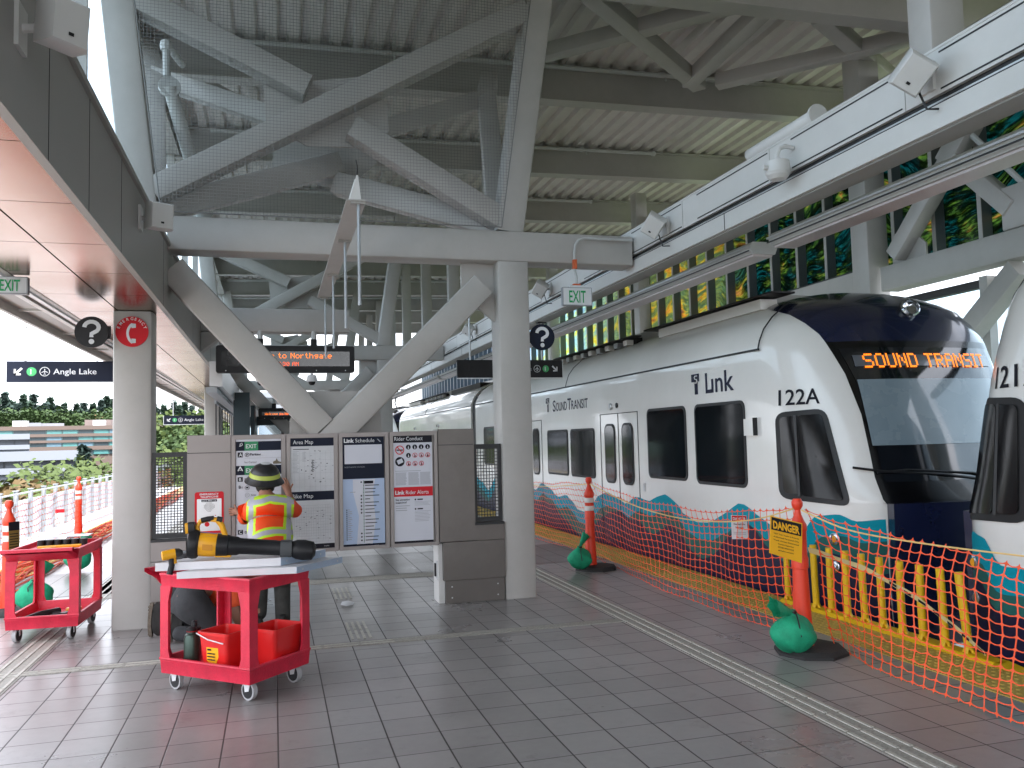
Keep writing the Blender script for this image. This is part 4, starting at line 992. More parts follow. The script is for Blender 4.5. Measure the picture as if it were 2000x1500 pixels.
def way_sign(x0,x1,y,z0,z1,mirror,rods,lab):
    t=thing('wayfinding_sign',lab,'sign',((x0+x1)/2,y,z0),group='hanging wayfinding signs')
    part('panel',MB().box(x0,x1,y,y+.05,z0,z1,BLACK if mirror else NAVY),t); part('edge_trim',MB().box(x0,x1,y-.003,y+.055,z0-.014,z0,ALU).box(x0-.012 if not mirror else x1,x0 if not mirror else x1+.012,y-.003,y+.055,z0-.014,z1,ALU),t)
    for rx,zt in rods: part('rod',MB().tube([(rx,y+.025,z1),(rx,y+.025,zt)],.014,ALU,8).box(rx-.07,rx+.07,y-.02,y+.07,zt-.02,zt,BLKM),t)
    a=MB(); yy=y-.002; zc=(z0+z1)/2; h=z1-z0
    if not mirror:
        darrow(a,(x0+.13,yy,zc),.13,-1,SWHITE); disc(a,(x0+.29,yy,zc),.058,LGREEN); text(a,'1',(x0+.275,yy-.002,zc-.032),.064,SWHITE,bold=.02); airplane(a,(x0+.445,yy,zc),.062,SWHITE); text(a,'Angle Lake',(x0+.545,yy,zc-.035),.074,SWHITE,wid=.52,bold=.008)
    else:
        darrow(a,(x1-.12,yy,zc),.12,1,SWHITE); disc(a,(x1-.27,yy,zc),.052,LGREEN); text(a,'1',(x1-.285,yy-.002,zc-.03),.06,SWHITE,bold=.02); airplane(a,(x1-.41,yy,zc),.056,SWHITE); text(a,'Angle Lake',(x1-.99,yy,zc-.033),.07,PGREY,wid=.49)
    part('lettering',a,t); return t
way_sign(-3.33,-1.72,12.2,2.545,2.822,False,[(-3.12,3.42),(-1.9,2.96)],'dark Angle Lake wayfinding sign hanging on the left behind the near left column')
way_sign(2.655,4.318,12.2,2.58,2.85,True,[(2.86,3.7),(4.0,3.44)],'black wayfinding sign half hidden behind the near right column')
way_sign(-3.0,-1.6,25.6,2.30,2.55,False,[(-2.75,3.0),(-1.8,3.0)],'small distant wayfinding sign just left of the second left column')
def disc_sign(cx,y,cz,r,m,lab,br,kind):
    t=thing('disc_sign',lab,'sign',(cx,y,cz),group='round pictogram signs on the columns')
    a=MB(); disc(a,(cx,y,cz),r,m,th=.025,n=40); part('disc',a,t)
    if br: part('bracket',MB().box(min(cx,br),max(cx,br),y+.026,y+.05,cz-.06,cz+.06,BLKM),t)
    a=MB(); yy=y-.002
    if kind=='?':
        P_=[(cx+r*.42*math.cos(R_(q)),yy-.002,cz+r*.30+r*.36*math.sin(R_(q))) for q in range(180,-60,-20)]+[(cx,yy-.002,cz-r*.12),(cx,yy-.002,cz-r*.34)]
        L=[]; 
        for i,p in enumerate(P_):
            p=Vector(p); d=(Vector(P_[min(i+1,len(P_)-1)])-Vector(P_[max(i-1,0)])).normalized(); n=Vector((d.z,0,-d.x))*r*.125; L.append((p-n,p+n))
        vs=[q for pr_ in L for q in pr_]; a.add(vs,[(2*k,2*k+1,2*k+3,2*k+2) for k in range(len(L)-1)],SWHITE); disc(a,(cx,yy-.002,cz-r*.62),r*.165,SWHITE,n=20)
        part('question_mark',a,t)
    else:
        w_=r
        def arcband(q0,q1,r0,r1,ox):
            vs=[];
            for k in range(13):
                q=R_(q0+(q1-q0)*k/12); vs+=[(cx+ox+r0*math.cos(q),yy-.002,cz-.12*r+r0*math.sin(q)*1.25),(cx+ox+r1*math.cos(q),yy-.002,cz-.12*r+r1*math.sin(q)*1.25)]
            a.add(vs,[(2*k,2*k+1,2*k+3,2*k+2) for k in range(12)],SWHITE)
        arcband(118,242,.46*r,.62*r,.28*r)
        for s_ in (1,-1): zc=cz-.12*r+s_*.50*r; a.add([(cx-.02*r,yy-.002,zc-.16*r),(cx+.24*r,yy-.002,zc-.13*r),(cx+.24*r,yy-.002,zc+.13*r),(cx-.02*r,yy-.002,zc+.16*r)],[(0,1,2,3)],SWHITE)
        part('handset',a,t); a=MB()
        for k,ch in enumerate('EMERGENCY'):
            q=R_(160-k*17.5-0); rr=r*.76; R=Vector((math.sin(q),0,-math.cos(q))); U=Vector((math.cos(q),0,math.sin(q)))
            text(a,ch,Vector((cx,yy-.002,cz))+U*rr-R*.012,.026,SWHITE,right=R,up=U,bold=.02)
        part('lettering',a,t)
disc_sign(-1.585,8.30,2.715,.142,BLACK,'round black question mark sign left of the near left column',-1.43,'?')
disc_sign(-1.262,8.40,2.735,.142,SRED,'round red emergency telephone sign on the near left column',None,'e')
disc_sign(2.79,8.50,2.735,.142,NAVY,'round dark question mark sign right of the near right column',2.635,'?')
def exit_sign(x0,x1,y,z0,z1,lab):
    t=thing('exit_sign',lab,'sign',((x0+x1)/2,y,z0),group='green lettered exit signs')
    part('case',MB().box(x0,x1,y,y+.05,z0,z1,SWHITE).box(x0-.004,x0+.004,y-.003,y+.05,z0,z1,PGREY).box(x0,x1,y-.003,y+.05,z0-.004,z0+.004,PGREY).box(x0,x1,y-.003,y+.05,z1-.004,z1+.002,PGREY).box(x1-.004,x1+.004,y-.003,y+.05,z0,z1,PGREY),t)
    a=MB(); text(a,'EXIT',((x0+x1)/2,y-.004,z0+(z1-z0)*.15),(z1-z0)*.68,mat('exit_green',(.0,.35,.10),.5),wid=(x1-x0)*.58,cx=True,bold=.012); part('lettering',a,t); return t
e=exit_sign(2.945,3.268,8.23,3.045,3.232,'white exit sign with green letters hanging on a conduit from the beam end')
part('mounting',MB().box(3.03,3.19,8.235,8.28,3.232,3.258,SWHITE).box(3.07,3.15,8.24,8.275,3.258,3.275,mat('orange_gasket',(.75,.15,.05),.5)),e)
cy=8.36
part('conduit',MB().tube([(3.11,8.26,3.275),(3.12,8.28,3.36),(3.13,cy,3.45),(3.135,cy,3.50),(3.135,cy,3.64),(3.15,cy,3.73),(3.19,cy,3.78),(3.26,cy,3.80),(3.82,cy,3.80)],.014,PIPE,8),e); part('conduit_cap',MB().box(3.115,3.155,cy-.02,cy+.02,3.46,3.56,MATS['orange_gasket']),e)
exit_sign(-1.955,-1.73,6.8,2.80,2.922,'exit sign half hidden above the soffit at the left picture edge')
# LED boards
def led_board(x0,x1,y,z0,z1,l1,l2,lab,h1=.058,ox=.0):
    t=thing('led_message_board',lab,'display',((x0+x1)/2,y,z0),group='amber message boards')
    a=MB(); a.prism([(u,y,v) for u,v in rrect(x0,x1,z0,z1,.03)],(0,.12,0),BLACK); part('housing',a,t)
    part('screen',MB().box(x0+.07,x1-.07,y-.004,y,z0+.09,z1-.08,mat('screen_glass',(.02,.02,.022),.15,coat=.5)),t)
    xc=(x0+x1)/2; a=MB(); n=lambda s_:sum(len(DOT[c].split()[0])+1 for c in s_)
    dots(a,l1,(xc-n(l1)*h1/14+ox,y-.007,z1-.10-h1),h1,LED); h2=h1*.72; dots(a,l2,(xc-n(l2)*h2/14+ox,y-.007,z0+.095),h2,LEDR); part('message',a,t)
    for k in range(5): part('screw',MB().lathe([(.008,0),(.008,.004)],(x0+.13+k*(x1-x0-.26)/4,y,z0+.03),ALU,8,axis=(0,-1,0)),t)
    for px_ in (x0+(x1-x0)*.31,x0+(x1-x0)*.70): part('hanger',MB().tube([(px_,y+.06,z1),(px_,y+.06,z1+.10)],.045,BLACK,10).tube([(px_,y+.06,z1+.10),(px_,y+.06,z1+.22)],.038,PIPE,10),t)
led_board(-.755,1.128,12.1,2.655,3.035,'Welcome to Northgate','11:30 AM','large amber message board hanging from the cantilever beam',h1=.078,ox=.02)
led_board(-.31,.75,19.0,2.20,2.45,'Welcome to Northgate','11:30 AM','small distant amber message board behind the big one',h1=.05)
t=thing('cantilever_beam','grey cantilever beam carrying the large message board','beam',(-.95,12.2,3.2)); part('beam',MB().bar((-.95,12.28,3.40),(1.06,12.28,3.40),.30,.33,STEEL,ch=.015),t); part('bracket',MB().prism([(-.95,12.1,3.22),(-.6,12.1,3.22),(-.95,12.1,2.95)],(0,.3,0),DARKST),t)
def cctv(x,y,z,lab):
    t=thing('dome_camera',lab,'camera',(x,y,z),group='dome security cameras'); part('housing',MB().lathe([(.02,.16),(.02,.10),(.06,.09),(.075,.03),(.07,0)],(x,y,z),SWHITE,14),t); part('dome',MB().lathe([(.05,0),(.045,-.03),(.025,-.05)],(x,y,z),BLACK,12),t)
cctv(-.165,12.15,2.53,'left dome camera under the large message board'); cctv(.53,12.15,2.53,'right dome camera under the large message board')
# sign carrier with dangling rods, near the camera
t=thing('sign_carrier','slim pale steel carrier overhead crossing before the near beam, with bare rods hanging down','carrier',(.47,4.83,3.06))
part('flange',MB().box(.415,.53,4.83,8.2,3.055,3.063,STEEL),t)
part('web',MB().prism([(.47,4.83,3.063),(.475,4.95,3.22),(.475,8.2,3.22),(.475,8.2,3.063)],(.007,0,0),WHITE),t)
part('bracket',MB().prism([(.435,4.835,3.064),(.50,4.835,3.064),(.484,4.84,3.215),(.477,4.84,3.215)],(0,.008,0),WHITE),t)
part('hook',MB().tube([(.48,4.84,3.21),(.478,4.82,3.26),(.47,4.80,3.285)],.004,BLKM,5).tube([(.47,4.80,3.285),(.47,4.80,7.35)],.0003,GALV,4).tube([(.48,8.1,3.21),(.48,8.1,7.3)],.0003,GALV,4),t)
for y,z in ((4.86,2.445),(5.82,2.44),(7.03,2.436),(8.15,2.466)):
    part('rod',MB().tube([(.487,y,3.055),(.487,y,z)],.0095,GALV,8),t); part('clamp',MB().box(.44,.525,y-.022,y+.022,3.04,3.055,DARKST),t)
# speakers
def speaker(c,tgt,lab,grp='white speakers on the overhead beams',s=1.0,wallx=None,roll=0):
    t=thing('loudspeaker',lab,'speaker',c,group=grp); c=Vector(c); F=(Vector(tgt)-c).normalized(); S=F.cross(Vector((0,0,1))).normalized(); U=S.cross(F); S,U=S*math.cos(roll)+U*math.sin(roll),U*math.cos(roll)-S*math.sin(roll)
    def q(a,b,d): return c+F*a*s+S*b*s+U*d*s
    a=MB(); sec=[(0,.13,.15),(.03,.15,.17),(.20,.15,.17),(.28,.10,.14)]
    rows=[[q(.16-x,-w_,-h),q(.16-x,w_,-h),q(.16-x,w_,h),q(.16-x,-w_,h)] for x,w_,h in sec]
    a.grid(rows,WHITE,closed=True); a.add(rows[0],[(3,2,1,0)],WHITE); a.add(rows[-1],[(0,1,2,3)],WHITE); part('cabinet',a,t)
    part('badge',MB().add([q(.166,-.02,-.10),q(.166,.02,-.10),q(.166,.02,-.075),q(.166,-.02,-.075)],[(0,1,2,3)],BLACK),t)
    w_=Vector((wallx,c.y+.06,c.z)); part('bracket',MB().tube([q(-.10,0,0),w_],.018,WHITE,8).box(wallx-.012,wallx+.012,w_.y-.06,w_.y+.06,c.z-.09,c.z+.09,WHITE),t)
    if wallx>0: part('cable',MB().tube([q(-.1,-.05,-.05),c+Vector((.09,.0,-.22)),(wallx,c.y-.02,c.z-.22)],.007,BLKM,6),t)
    return t
for (px_,py_),lab in (((1782,141),'nearest white loudspeaker on the right fascia, upper right corner'),((1277,438),'second white loudspeaker on the fascia, above the beam end'),((1056,563),'third white loudspeaker, right of the near right column'),((915,643),'fourth white loudspeaker, left of the near right column behind the brace'),((851,678),'farthest white loudspeaker on the fascia')):
    c_=on(px_,py_,0,3.70); speaker(c_,c_+Vector((-.55,-.75,-.55)),lab,wallx=3.858,roll=R_(38),s=.62)
c_=on(114,50,0,-.80); speaker(c_,c_+Vector((.75,-.75,-.12)),'white loudspeaker on the box girder at the top left corner',wallx=-.95,s=.54)
c_=on(308,424,0,-.82); speaker(c_,c_+Vector((.5,-.9,-.1)),'small white loudspeaker where the girder meets the near beam',wallx=-.95,s=.58)
# dome antenna lights on goosenecks
def puck(y,lab):
    t=thing('ceiling_puck',lab,'access point',(3.72,y,3.6),group='white pucks on gooseneck pipes')
    part('gooseneck',MB().tube([(3.86,y,3.83),(3.80,y,3.84),(3.745,y,3.82),(3.72,y,3.77),(3.72,y,3.70)],.018,WHITE,8),t); part('housing',MB().lathe([(.03,.09),(.09,.085),(.095,0),(.085,-.015),(.085,-.02),(.06,-.05),(.01,-.055)],(3.72,y,3.625),WHITE,22),t)
    part('knob',MB().lathe([(.02,0),(.02,.04)],(3.63,y,3.66),WHITE,8,axis=(-1,0,0)),t)
puck(5.45,'white puck on a gooseneck pipe at the near right fascia'); puck(13.4,'farther white puck on a gooseneck pipe, left of the near right column')
t=thing('cable_drum','white cylindrical coil housing lying on top of the fascia','housing',(4.0,5.7,4.0)); part('drum',MB().lathe([(.055,-.45),(.06,-.44),(.06,.44),(.055,.45)],(3.95,5.72,4.02),WHITE,16,axis=(0,1,0)),t); part('end_plate',MB().lathe([(.085,0),(.085,.02)],(3.95,5.26,4.02),WHITE,18,axis=(0,-1,0)).box(3.93,3.97,6.17,6.19,3.95,4.08,WHITE),t)
a=MB()
for y in (8.35,8.5,8.65): a.tube([(3.75,y-.15,3.87),(3.75,y-.15,3.97)],.004,ALU,5)
# ================================================================ orange nets, delineators, bollards
def net(name,top,bot,lab,cols_per_m=10.5,rows=13,seed=1,thick=.0035,drag=None):
    """top/bot: functions u(0..1)->Vector; mesh of stretched diamond/oval cells"""
    rn=random.Random(seed); L=sum((top((k+1)/40)-top(k/40)).length for k in range(40)); nc=int(L*cols_per_m); a=MB(); G=[]
    ph=[rn.random()*6 for _ in range(6)]
    for i in range(nc+1):
        u=i/nc; T=top(u);B=bot(u); c=[]
        for j in range(rows+1):
            v=j/rows; p=T.lerp(B,v); w_=math.sin(v*math.pi)
            p=p+Vector((w_*(.035*math.sin(u*L*2.3+ph[0]+v*3)+.02*math.sin(u*L*6+ph[1])),.012*math.sin(v*9+u*L*3+ph[2])+.008*rn.uniform(-1,1),.010*math.sin(u*L*5+v*5+ph[3])+.006*rn.uniform(-1,1)))
            if drag: p=drag(p,u,v)
            p.z=max(p.z,.012+.01*rn.random()); c.append(p)
        G.append(c)
    off=Vector((.0015,0,0))
    for i in range(nc+1):
        for j in range(rows+1):
            p=G[i][j]; R=(G[min(i+1,nc)][j]-G[max(i-1,0)][j]); D=(G[i][min(j+1,rows)]-G[i][max(j-1,0)])
            if R.length<1e-5 or D.length<1e-5: continue
            rh=R.normalized(); dh=D.normalized(); s=.022; k_=.0075
            a.add([p-rh*s,p-rh*k_-dh*k_,p-dh*s,p+rh*k_-dh*k_,p+rh*s,p+rh*k_+dh*k_,p+dh*s,p-rh*k_+dh*k_,p],[(8,0,1),(8,1,2),(8,2,3),(8,3,4),(8,4,5),(8,5,6),(8,6,7),(8,7,0)],ORNET)
            if i<nc:
                q=G[i+1][j]; mid=(p+q)/2+dh*rn.uniform(.004,.010); 
                for x,y in ((p,mid),(mid,q)): a.add([x-dh*.0034,y-dh*.0034,y+dh*.0034,x+dh*.0034],[(0,1,2,3)],ORNET)
            if j<rows:
                q=G[i][j+1]; a.add([p-rh*.0050,q-rh*.0050,q+rh*.0050,p+rh*.0050],[(0,1,2,3)],ORNET)
    return solo(name,a,lab,'safety net',loc=bot(0),group='orange safety nets',smooth=False)
def poly_fn(pts):
    pts=[Vector(p) for p in pts]; ls=[(b-a).length for a,b in zip(pts,pts[1:])]; T=sum(ls)
    def f(u):
        s=u*T
        for (a,b),l in zip(zip(pts,pts[1:]),ls):
            if s<=l+1e-6:
                return a.lerp(b,min(1,max(0,s/l)))
            s-=l
        return pts[-1].copy()
    return f
def smooth_fn(pts,n=6):
    P=[Vector(p) for p in pts]; out=[]
    for i in range(len(P)-1):
        p0=P[max(i-1,0)];p1=P[i];p2=P[i+1];p3=P[min(i+2,len(P)-1)]
        for k in range(n):
            t=k/n; out.append(.5*((2*p1)+(p2-p0)*t+(2*p0-5*p1+4*p2-p3)*t*t+(3*p1-p0-3*p2+p3)*t**3))
    out.append(P[-1]); return poly_fn(out)
net('safety_net',smooth_fn([(3.86,13.6,1.0),(3.86,12.2,.97),(3.84,9.86,1.07)]),smooth_fn([(4.0,13.6,.02),(4.2,12,.02),(4.1,9.7,.02)]),'orange safety net behind the near right column, left of the middle delineator',seed=2)
net('safety_net',smooth_fn([(3.86,9.8,1.07),(3.86,8.8,.97),(3.86,7.8,.93),(3.86,6.7,.95),(3.84,5.62,1.07)]),smooth_fn([(4.14,9.9,.02),(4.0,8.8,.02),(3.95,7.78,.02),(3.98,6.25,.02),(4.0,5.7,.03)]),'long orange safety net between the two right delineators, before the train',seed=3)
net('safety_net',smooth_fn([(3.88,5.5,1.04),(4.02,5.3,.96),(4.1,4.84,.925),(4.1,3.83,.842),(4.12,2.6,.80)]),smooth_fn([(4.05,5.5,.02),(4.07,5.42,.02),(3.96,4.98,.02),(3.95,4.38,.02),(3.93,3.76,.02),(3.9,2.6,.02)]),'nearest orange safety net before the yellow bollards, running off at the right edge',seed=4)
def rope(pts,lab,r=.006,m=None):
    f=smooth_fn(pts); g=MB().tube([f(k/40) for k in range(41)],r,m or ROPE,6); return solo('rope',g,lab,'rope',loc=pts[0],group='yellow ropes along the nets')
rope([(3.84,13.6,.97),(3.84,12,.93),(3.81,9.85,1.06)],'yellow rope behind the near right column')
rope([(3.80,9.83,1.06),(3.84,8.6,.88),(3.84,7.4,.83),(3.82,6.3,.91),(3.80,5.55,1.07)],'yellow rope sagging between the two right delineators')
rope([(3.82,5.5,1.06),(4.0,5.2,.93),(4.08,4.6,.90),(4.08,3.8,.955-.04),(4.1,2.6,.95)],'yellow rope stretched right of the nearest delineator')
TAPE=mat('tape_yellow',(.75,.62,.30),.5)
g=MB(); p0=Vector((4.25,5.75,.72)); p1=Vector((4.75,4.85,.30)); 
f=smooth_fn([(3.86,5.5,.76),(4.3,5.45,.60),(4.45,5.0,.40),(4.5,4.55,.16)]); P=[f(k/24) for k in range(25)]
g.grid([[p+Vector((0,0,.020+.006*math.sin(i))) for i,p in enumerate(P)],[p+Vector((.01,0,-.020)) for i,p in enumerate(P)]],TAPE)
for k in range(10,24,1):
    if k%2: a_=P[k];b_=P[k+1 if k<24 else k]; g.quad(a_+Vector((-.004,0,-.008)),b_+Vector((-.004,0,-.008)),b_+Vector((-.004,0,.010)),a_+Vector((-.004,0,.010)),INK)
solo('caution_tape',g,'slack yellow caution tape slanting down across the bollards','tape',loc=P[0])
def delineator(x,y,lab,stripes=True,lean=0,bag=None):
    t=thing('delineator_post',lab,'traffic post',(x,y,0),group='orange delineator posts')
    c=(x,y,0)
    part('base',MB().lathe([(.27,0),(.27,.02),(.24,.05),(.10,.065)],(x+.06,y,0),RUBBER,8),t)
    part('tube',MB().lathe([(.075,.06),(.072,.10),(.055,.62),(.055,.625),(.062,.63),(.062,.70),(.056,.72),(.056,.90),(.062,.91),(.062,.95),(.045,.98),(.030,1.02)],c,CONE,18),t)
    part('handle',MB().lathe([(.028,1.02),(.022,1.06),(.04,1.09),(.042,1.12),(.028,1.145)],c,CONE,14),t)
    if stripes:
        part('reflective_band',MB().lathe([(.0575,.73),(.0575,.79)],c,REFL,18),t); part('reflective_band',MB().lathe([(.0575,.83),(.0575,.89)],c,REFL,18),t)
    return t
D1=delineator(3.80,9.87,'orange delineator post with white bands standing right of the near right column')
D2=delineator(3.80,5.52,'nearest orange delineator post carrying the yellow danger sign',stripes=False)
def sandbag(x,y,lab,dirx=1,s=1.0,rot=0.0,kind=0):
    t=thing('sandbag',lab,'sandbag',(x,y,.04),group='green sandbags on the post bases'); rn=random.Random(int(x*100)); rows=[]
    for i in range(21):
        v=i/20; r=[]
        rad=.02+.15*math.sin(min(1,v*1.08)*math.pi)**.55 if v<.93 else .035
        for k in range(32):
            q=2*math.pi*k/32; rr=rad*(1+.05*math.sin(3*q+i*.5)+.03*math.sin(9*q+i*.9+x*5)*v+.0); r.append(Vector((x+rr*math.cos(q)*s*1.0,y+rr*math.sin(q)*s*.8,.035+v*.30*s+.01*math.sin(q*2))))
        rows.append(r)
    a=MB().grid(rows,GBAG,closed=True); a.add(rows[0],[list(range(32))[::-1]],GBAG); part('bag',a,t,smooth='full')
    # gathered neck flap
    top=Vector((x,y,.035+.29*s)); d=Vector((-1,-.25,.35)) if kind==0 else Vector((.55,.1,.85)); d.normalize(); L=.20*s; rows=[]
    for i in range(6):
        v=i/5; c=top+d*L*v; rad=(.022+.055*v)*s; u=d.orthogonal().normalized(); w_=d.cross(u)
        rows.append([c+(u*math.cos(2*math.pi*k/16)+w_*math.sin(2*math.pi*k/16)*.55)*rad*(1+.25*v*math.sin(5*2*math.pi*k/16+i)) for k in range(16)])
    part('neck',MB().grid(rows,GBAG,closed=True),t,smooth='full')
    part('tie',MB().lathe([(.032,-.01),(.032,.012)],top,BLKM,10).tube([top+Vector((0,-.05,.0)),top+Vector((-.03,-.12,-.05)),top+Vector((-.02,-.13,-.15))],.005,BLKM,5),t)
    return t
sandbag(3.66,5.44,'round green sandbag on the base of the nearest delineator post')
sandbag(3.62,9.78,'leaning green sandbag at the middle delineator post, right of the column',kind=1,s=.9)
# danger signs
t=thing('danger_sign','yellow danger sign hung on the nearest orange delineator post','sign',(3.70,5.40,.7),group='danger signs on the nets')
c0=on(1505,1007,1,5.33);c1=on(1567,1022,1,5.30);c2=on(1566,1100,1,5.30);c3=on(1503,1080,1,5.33)
R=(c1-c0); U=(c0-c3); n=Vector((.05,-1,0)).normalized()*.004
part('plate',MB().prism([c0,c1,c2,c3],(0,.005,0),SYEL),t)
a=MB(); q=lambda u,v:(c0+R*u+(-U)*v)+Vector((0,-.002,0))
a.add([q(.03,.03),q(.97,.03),q(.97,.36),q(.03,.36)],[(3,2,1,0)],INK)
text(a,'DANGER',q(.08,.31)+Vector((0,-.002,0)),.052,SYEL,wid=R.length*.84,right=R.normalized(),bold=.045)
for k in range(6):
    s_=['TEST Train Testing in Progress','Authorized Personnel Only','Track Access Restricted','Contact Supervisor','SYSTEM OPERATIONS','call before entering'][k]; text(a,s_,q(.5,.46+k*.085)+Vector((0,-.002,0)),.0085,INK,wid=R.length*(.8 if k<3 else .5),right=R.normalized(),cx=True,bold=.02)
part('lettering',a,t)
t=thing('danger_sign','small white danger sign with red header on the long net','sign',(3.84,6.6,.7),group='danger signs on the nets')
c0=on(1428,1006,1,6.52);c1=on(1458,1007,1,6.5);c2=on(1462,1053,1,6.5);c3=on(1430,1053,1,6.52); R=c1-c0; U=c0-c3
part('plate',MB().prism([c0,c1,c2,c3],(0,.004,0),SWHITE),t); a=MB(); q=lambda u,v:(c0+R*u+(-U)*v)+Vector((0,-.0025,0))
a.add([q(.02,.02),q(.98,.02),q(.98,.24),q(.02,.24)],[(3,2,1,0)],SRED); text(a,'DANGER',q(.08,.20)+Vector((0,-.002,0)),.024,SWHITE,wid=R.length*.84,right=R.normalized(),bold=.03)
text(a,'Overhead Wire',q(.5,.40),.014,INK,wid=R.length*.75,right=R.normalized(),cx=True,bold=.02); text(a,'Energized',q(.5,.54),.014,INK,wid=R.length*.5,right=R.normalized(),cx=True,bold=.02)
for k in range(2): a.add([q(.1,.70+.07*k),q(.9,.70+.07*k),q(.9,.72+.07*k),q(.1,.72+.07*k)],[(3,2,1,0)],PGREY)
part('lettering',a,t)
# yellow flexible bollards on base rail (between-car barrier)
t=thing('bollard_barrier','row of yellow flexible bollards on a long yellow base rail before the coupled train noses','barrier',(4.8,5.8,0))
a=MB(); a.prism([(4.72,4.72,.008),(4.90,4.72,.008),(4.87,4.72,.035),(4.75,4.72,.035)],(0,2.5,0),YEL); a.prism([(4.75,4.50,.008),(4.87,4.50,.008),(4.90,4.72,.008),(4.87,4.72,.035),(4.75,4.72,.035),(4.72,4.72,.008)],(0,0,.001),YEL); part('base_rail',a,t)
for k in range(11):
    y=4.99+.2195*k; lean=.008*math.sin(k*1.7)+(.05 if k==0 else 0)
    b=MB().tube([(4.80,y,.06),(4.80-.004,y+lean*.3,.25),(4.80-.006,y+lean,.60)],.030,YEL,14)
    part('bollard',b,t)
    b=MB()
    for j in range(4): q=j*math.pi/2+.4; b.bar((4.80+.035*math.cos(q),y+.035*math.sin(q),.03),(4.80,y,.11),.022,.02,YEL)
    part('foot',b,t)
# ================================================================ left side
net('safety_net',smooth_fn([(-3.35,9.4,.95),(-3.45,12.5,.86),(-3.5,17.4,.98),(-3.5,24,.85),(-3.5,32,.9)]),smooth_fn([(-3.1,9.4,.02),(-3.2,13,.02),(-3.3,17.4,.02),(-3.3,24,.02),(-3.3,32,.02)]),'pale sunlit orange net along the left platform edge',cols_per_m=8,rows=11,seed=7)
# crumpled spare net lying along the edge
a=MB(); rn=random.Random(3)
DNET=mat('net_dark_orange',(.55,.07,.03),.6,var=.2)
for s_ in range(20):
    x=-3.45+.03*s_; pts=[]
    for k in range(40):
        y=9.5+k*.55; pts.append((x+.06*math.sin(k*.9+s_*1.3)+.03*rn.uniform(-1,1),y,.02+.16*math.exp(-((s_-9)/6)**2)*abs(math.sin(k*.37+s_*.4))+.02*rn.random()))
    a.tube(pts,.011,DNET if s_%2 else ORNET,4)
solo('rolled_net',a,'crumpled dark orange net lying along the left yellow edge','safety net',loc=(-3.2,9.5,0),smooth=False)
delineator(-3.50,17.3,'orange banded delineator post behind the left tool cart, by the guard rail')
delineator(-2.62,9.75,'leaning orange banded delineator post cut by the left picture edge')
sandbag(-2.33,9.55,'green sandbag seen through the left tool cart',kind=1,s=1.05); sandbag(-2.55,12.6,'far green sandbag behind the left tool cart',kind=1,s=1.0)
t=thing('danger_sign','weathered yellow sign hung on the leftmost delineator post','sign',(-2.5,9.5,.6),group='danger signs on the nets')
c0=on(17,1020,1,9.5);c1=on(38,1018,1,9.6);c2=on(38,1072,1,9.6);c3=on(17,1077,1,9.5)
OLD=mat('old_yellow',(.30,.20,.04),.6); a=MB().prism([c0,c1,c2,c3],(0,.006,0),OLD); part('plate',a,t); a=MB(); R=c1-c0;U=c0-c3; q=lambda u,v:(c0+R*u+(-U)*v)+Vector((0,-.004,0))
a.add([q(0,0),q(1,0),q(1,.3),q(0,.3)],[(3,2,1,0)],INK)
for k in range(6): a.add([q(.1,.4+.09*k),q(.9,.4+.09*k),q(.9,.43+.09*k),q(.1,.43+.09*k)],[(3,2,1,0)],INK)
part('lettering',a,t)
t=thing('notice_sign','pale pinkish notice with red header hanging on the left net','sign',(-3.5,15,.6))
c0=on(108,995,1,15.5);c1=on(126,994,1,15.5);c2=on(126,1025,1,15.5);c3=on(107,1026,1,15.5); part('plate',MB().prism([c0,c1,c2,c3],(0,.005,0),SWHITE).prism([c0+Vector((0,-.004,0)),c1+Vector((0,-.004,0)),c1.lerp(c2,.22)+Vector((0,-.004,0)),c0.lerp(c3,.22)+Vector((0,-.004,0))],(0,.003,0),SRED),t)
# guard rail posts (left)
X=-6.95
gp=None
t=thing('guard_rail','galvanised guard rail posts with cables along the far side of the left track','guard rail',(X,10,-.9))
ys=[25.0+1.48*k for k in range(-8,30)]
for y in ys:
    part('post',MB().box(X-.05,X+.05,y-.004,y+.004,-.9,.52,GALV).box(X-.05,X-.042,y-.06,y+.06,-.9,.52,GALV).box(X+.042,X+.05,y-.06,y+.06,-.9,.52,GALV).box(X-.07,X+.07,y-.08,y+.08,.52,.54,GALV),t)
part('top_rail',MB().tube([(X+.07,ys[0],.45),(X+.07,ys[-1],.45)],.025,GALV,8),t)
for z in (.2,-.05,-.3,-.55): part('cable',MB().tube([(X+.05,ys[0],z),(X+.05,ys[-1],z)],.006,GALV,5),t)
# far platform furniture: dark enclosure left + glass headhouse
TEALD=mat('dark_teal_frame',(.012,.035,.045),.35)
t=thing('lift_enclosure','dark teal framed stair and lift enclosure down the platform, left','enclosure',(-.6,17,0))
part('frame',MB().box(-.74,-.44,17,17.3,0,2.68,TEALD).box(-.44,-.36,17.6,21,0,2.45,TEALD),t)
a=MB()
for k in range(9): a.box(-1.02,-1.0,16.2+k*1.0,16.26+k*1.0,0,2.5,BLKM)
a.box(-1.03,-.99,16,27,2.42,2.5,GALV); part('slats',a,t)
part('ledge',MB().box(-.95,-.80,13,27,2.44,2.52,GALV).box(-.90,-.72,13,30,2.53,2.90,ALU),t)
t=thing('glass_shelter','distant glass shelter behind the braces, under the small message board','shelter',(.1,20,0))
for x in (-.62,1.0): part('post',MB().box(x-.05,x+.05,20,20.1,0,2.3,TEALD),t)
part('glazing',MB().box(-.6,1.0,20.04,20.05,.1,2.1,CLGLASS),t); part('roof_bar',MB().box(-.7,1.1,19.9,20.3,2.1,2.3,TEALD),t); part('mullion',MB().box(.2,.23,20.02,20.06,0,2.1,ALU),t)
for (x,y) in ((.55,33),(1.6,34)): pass
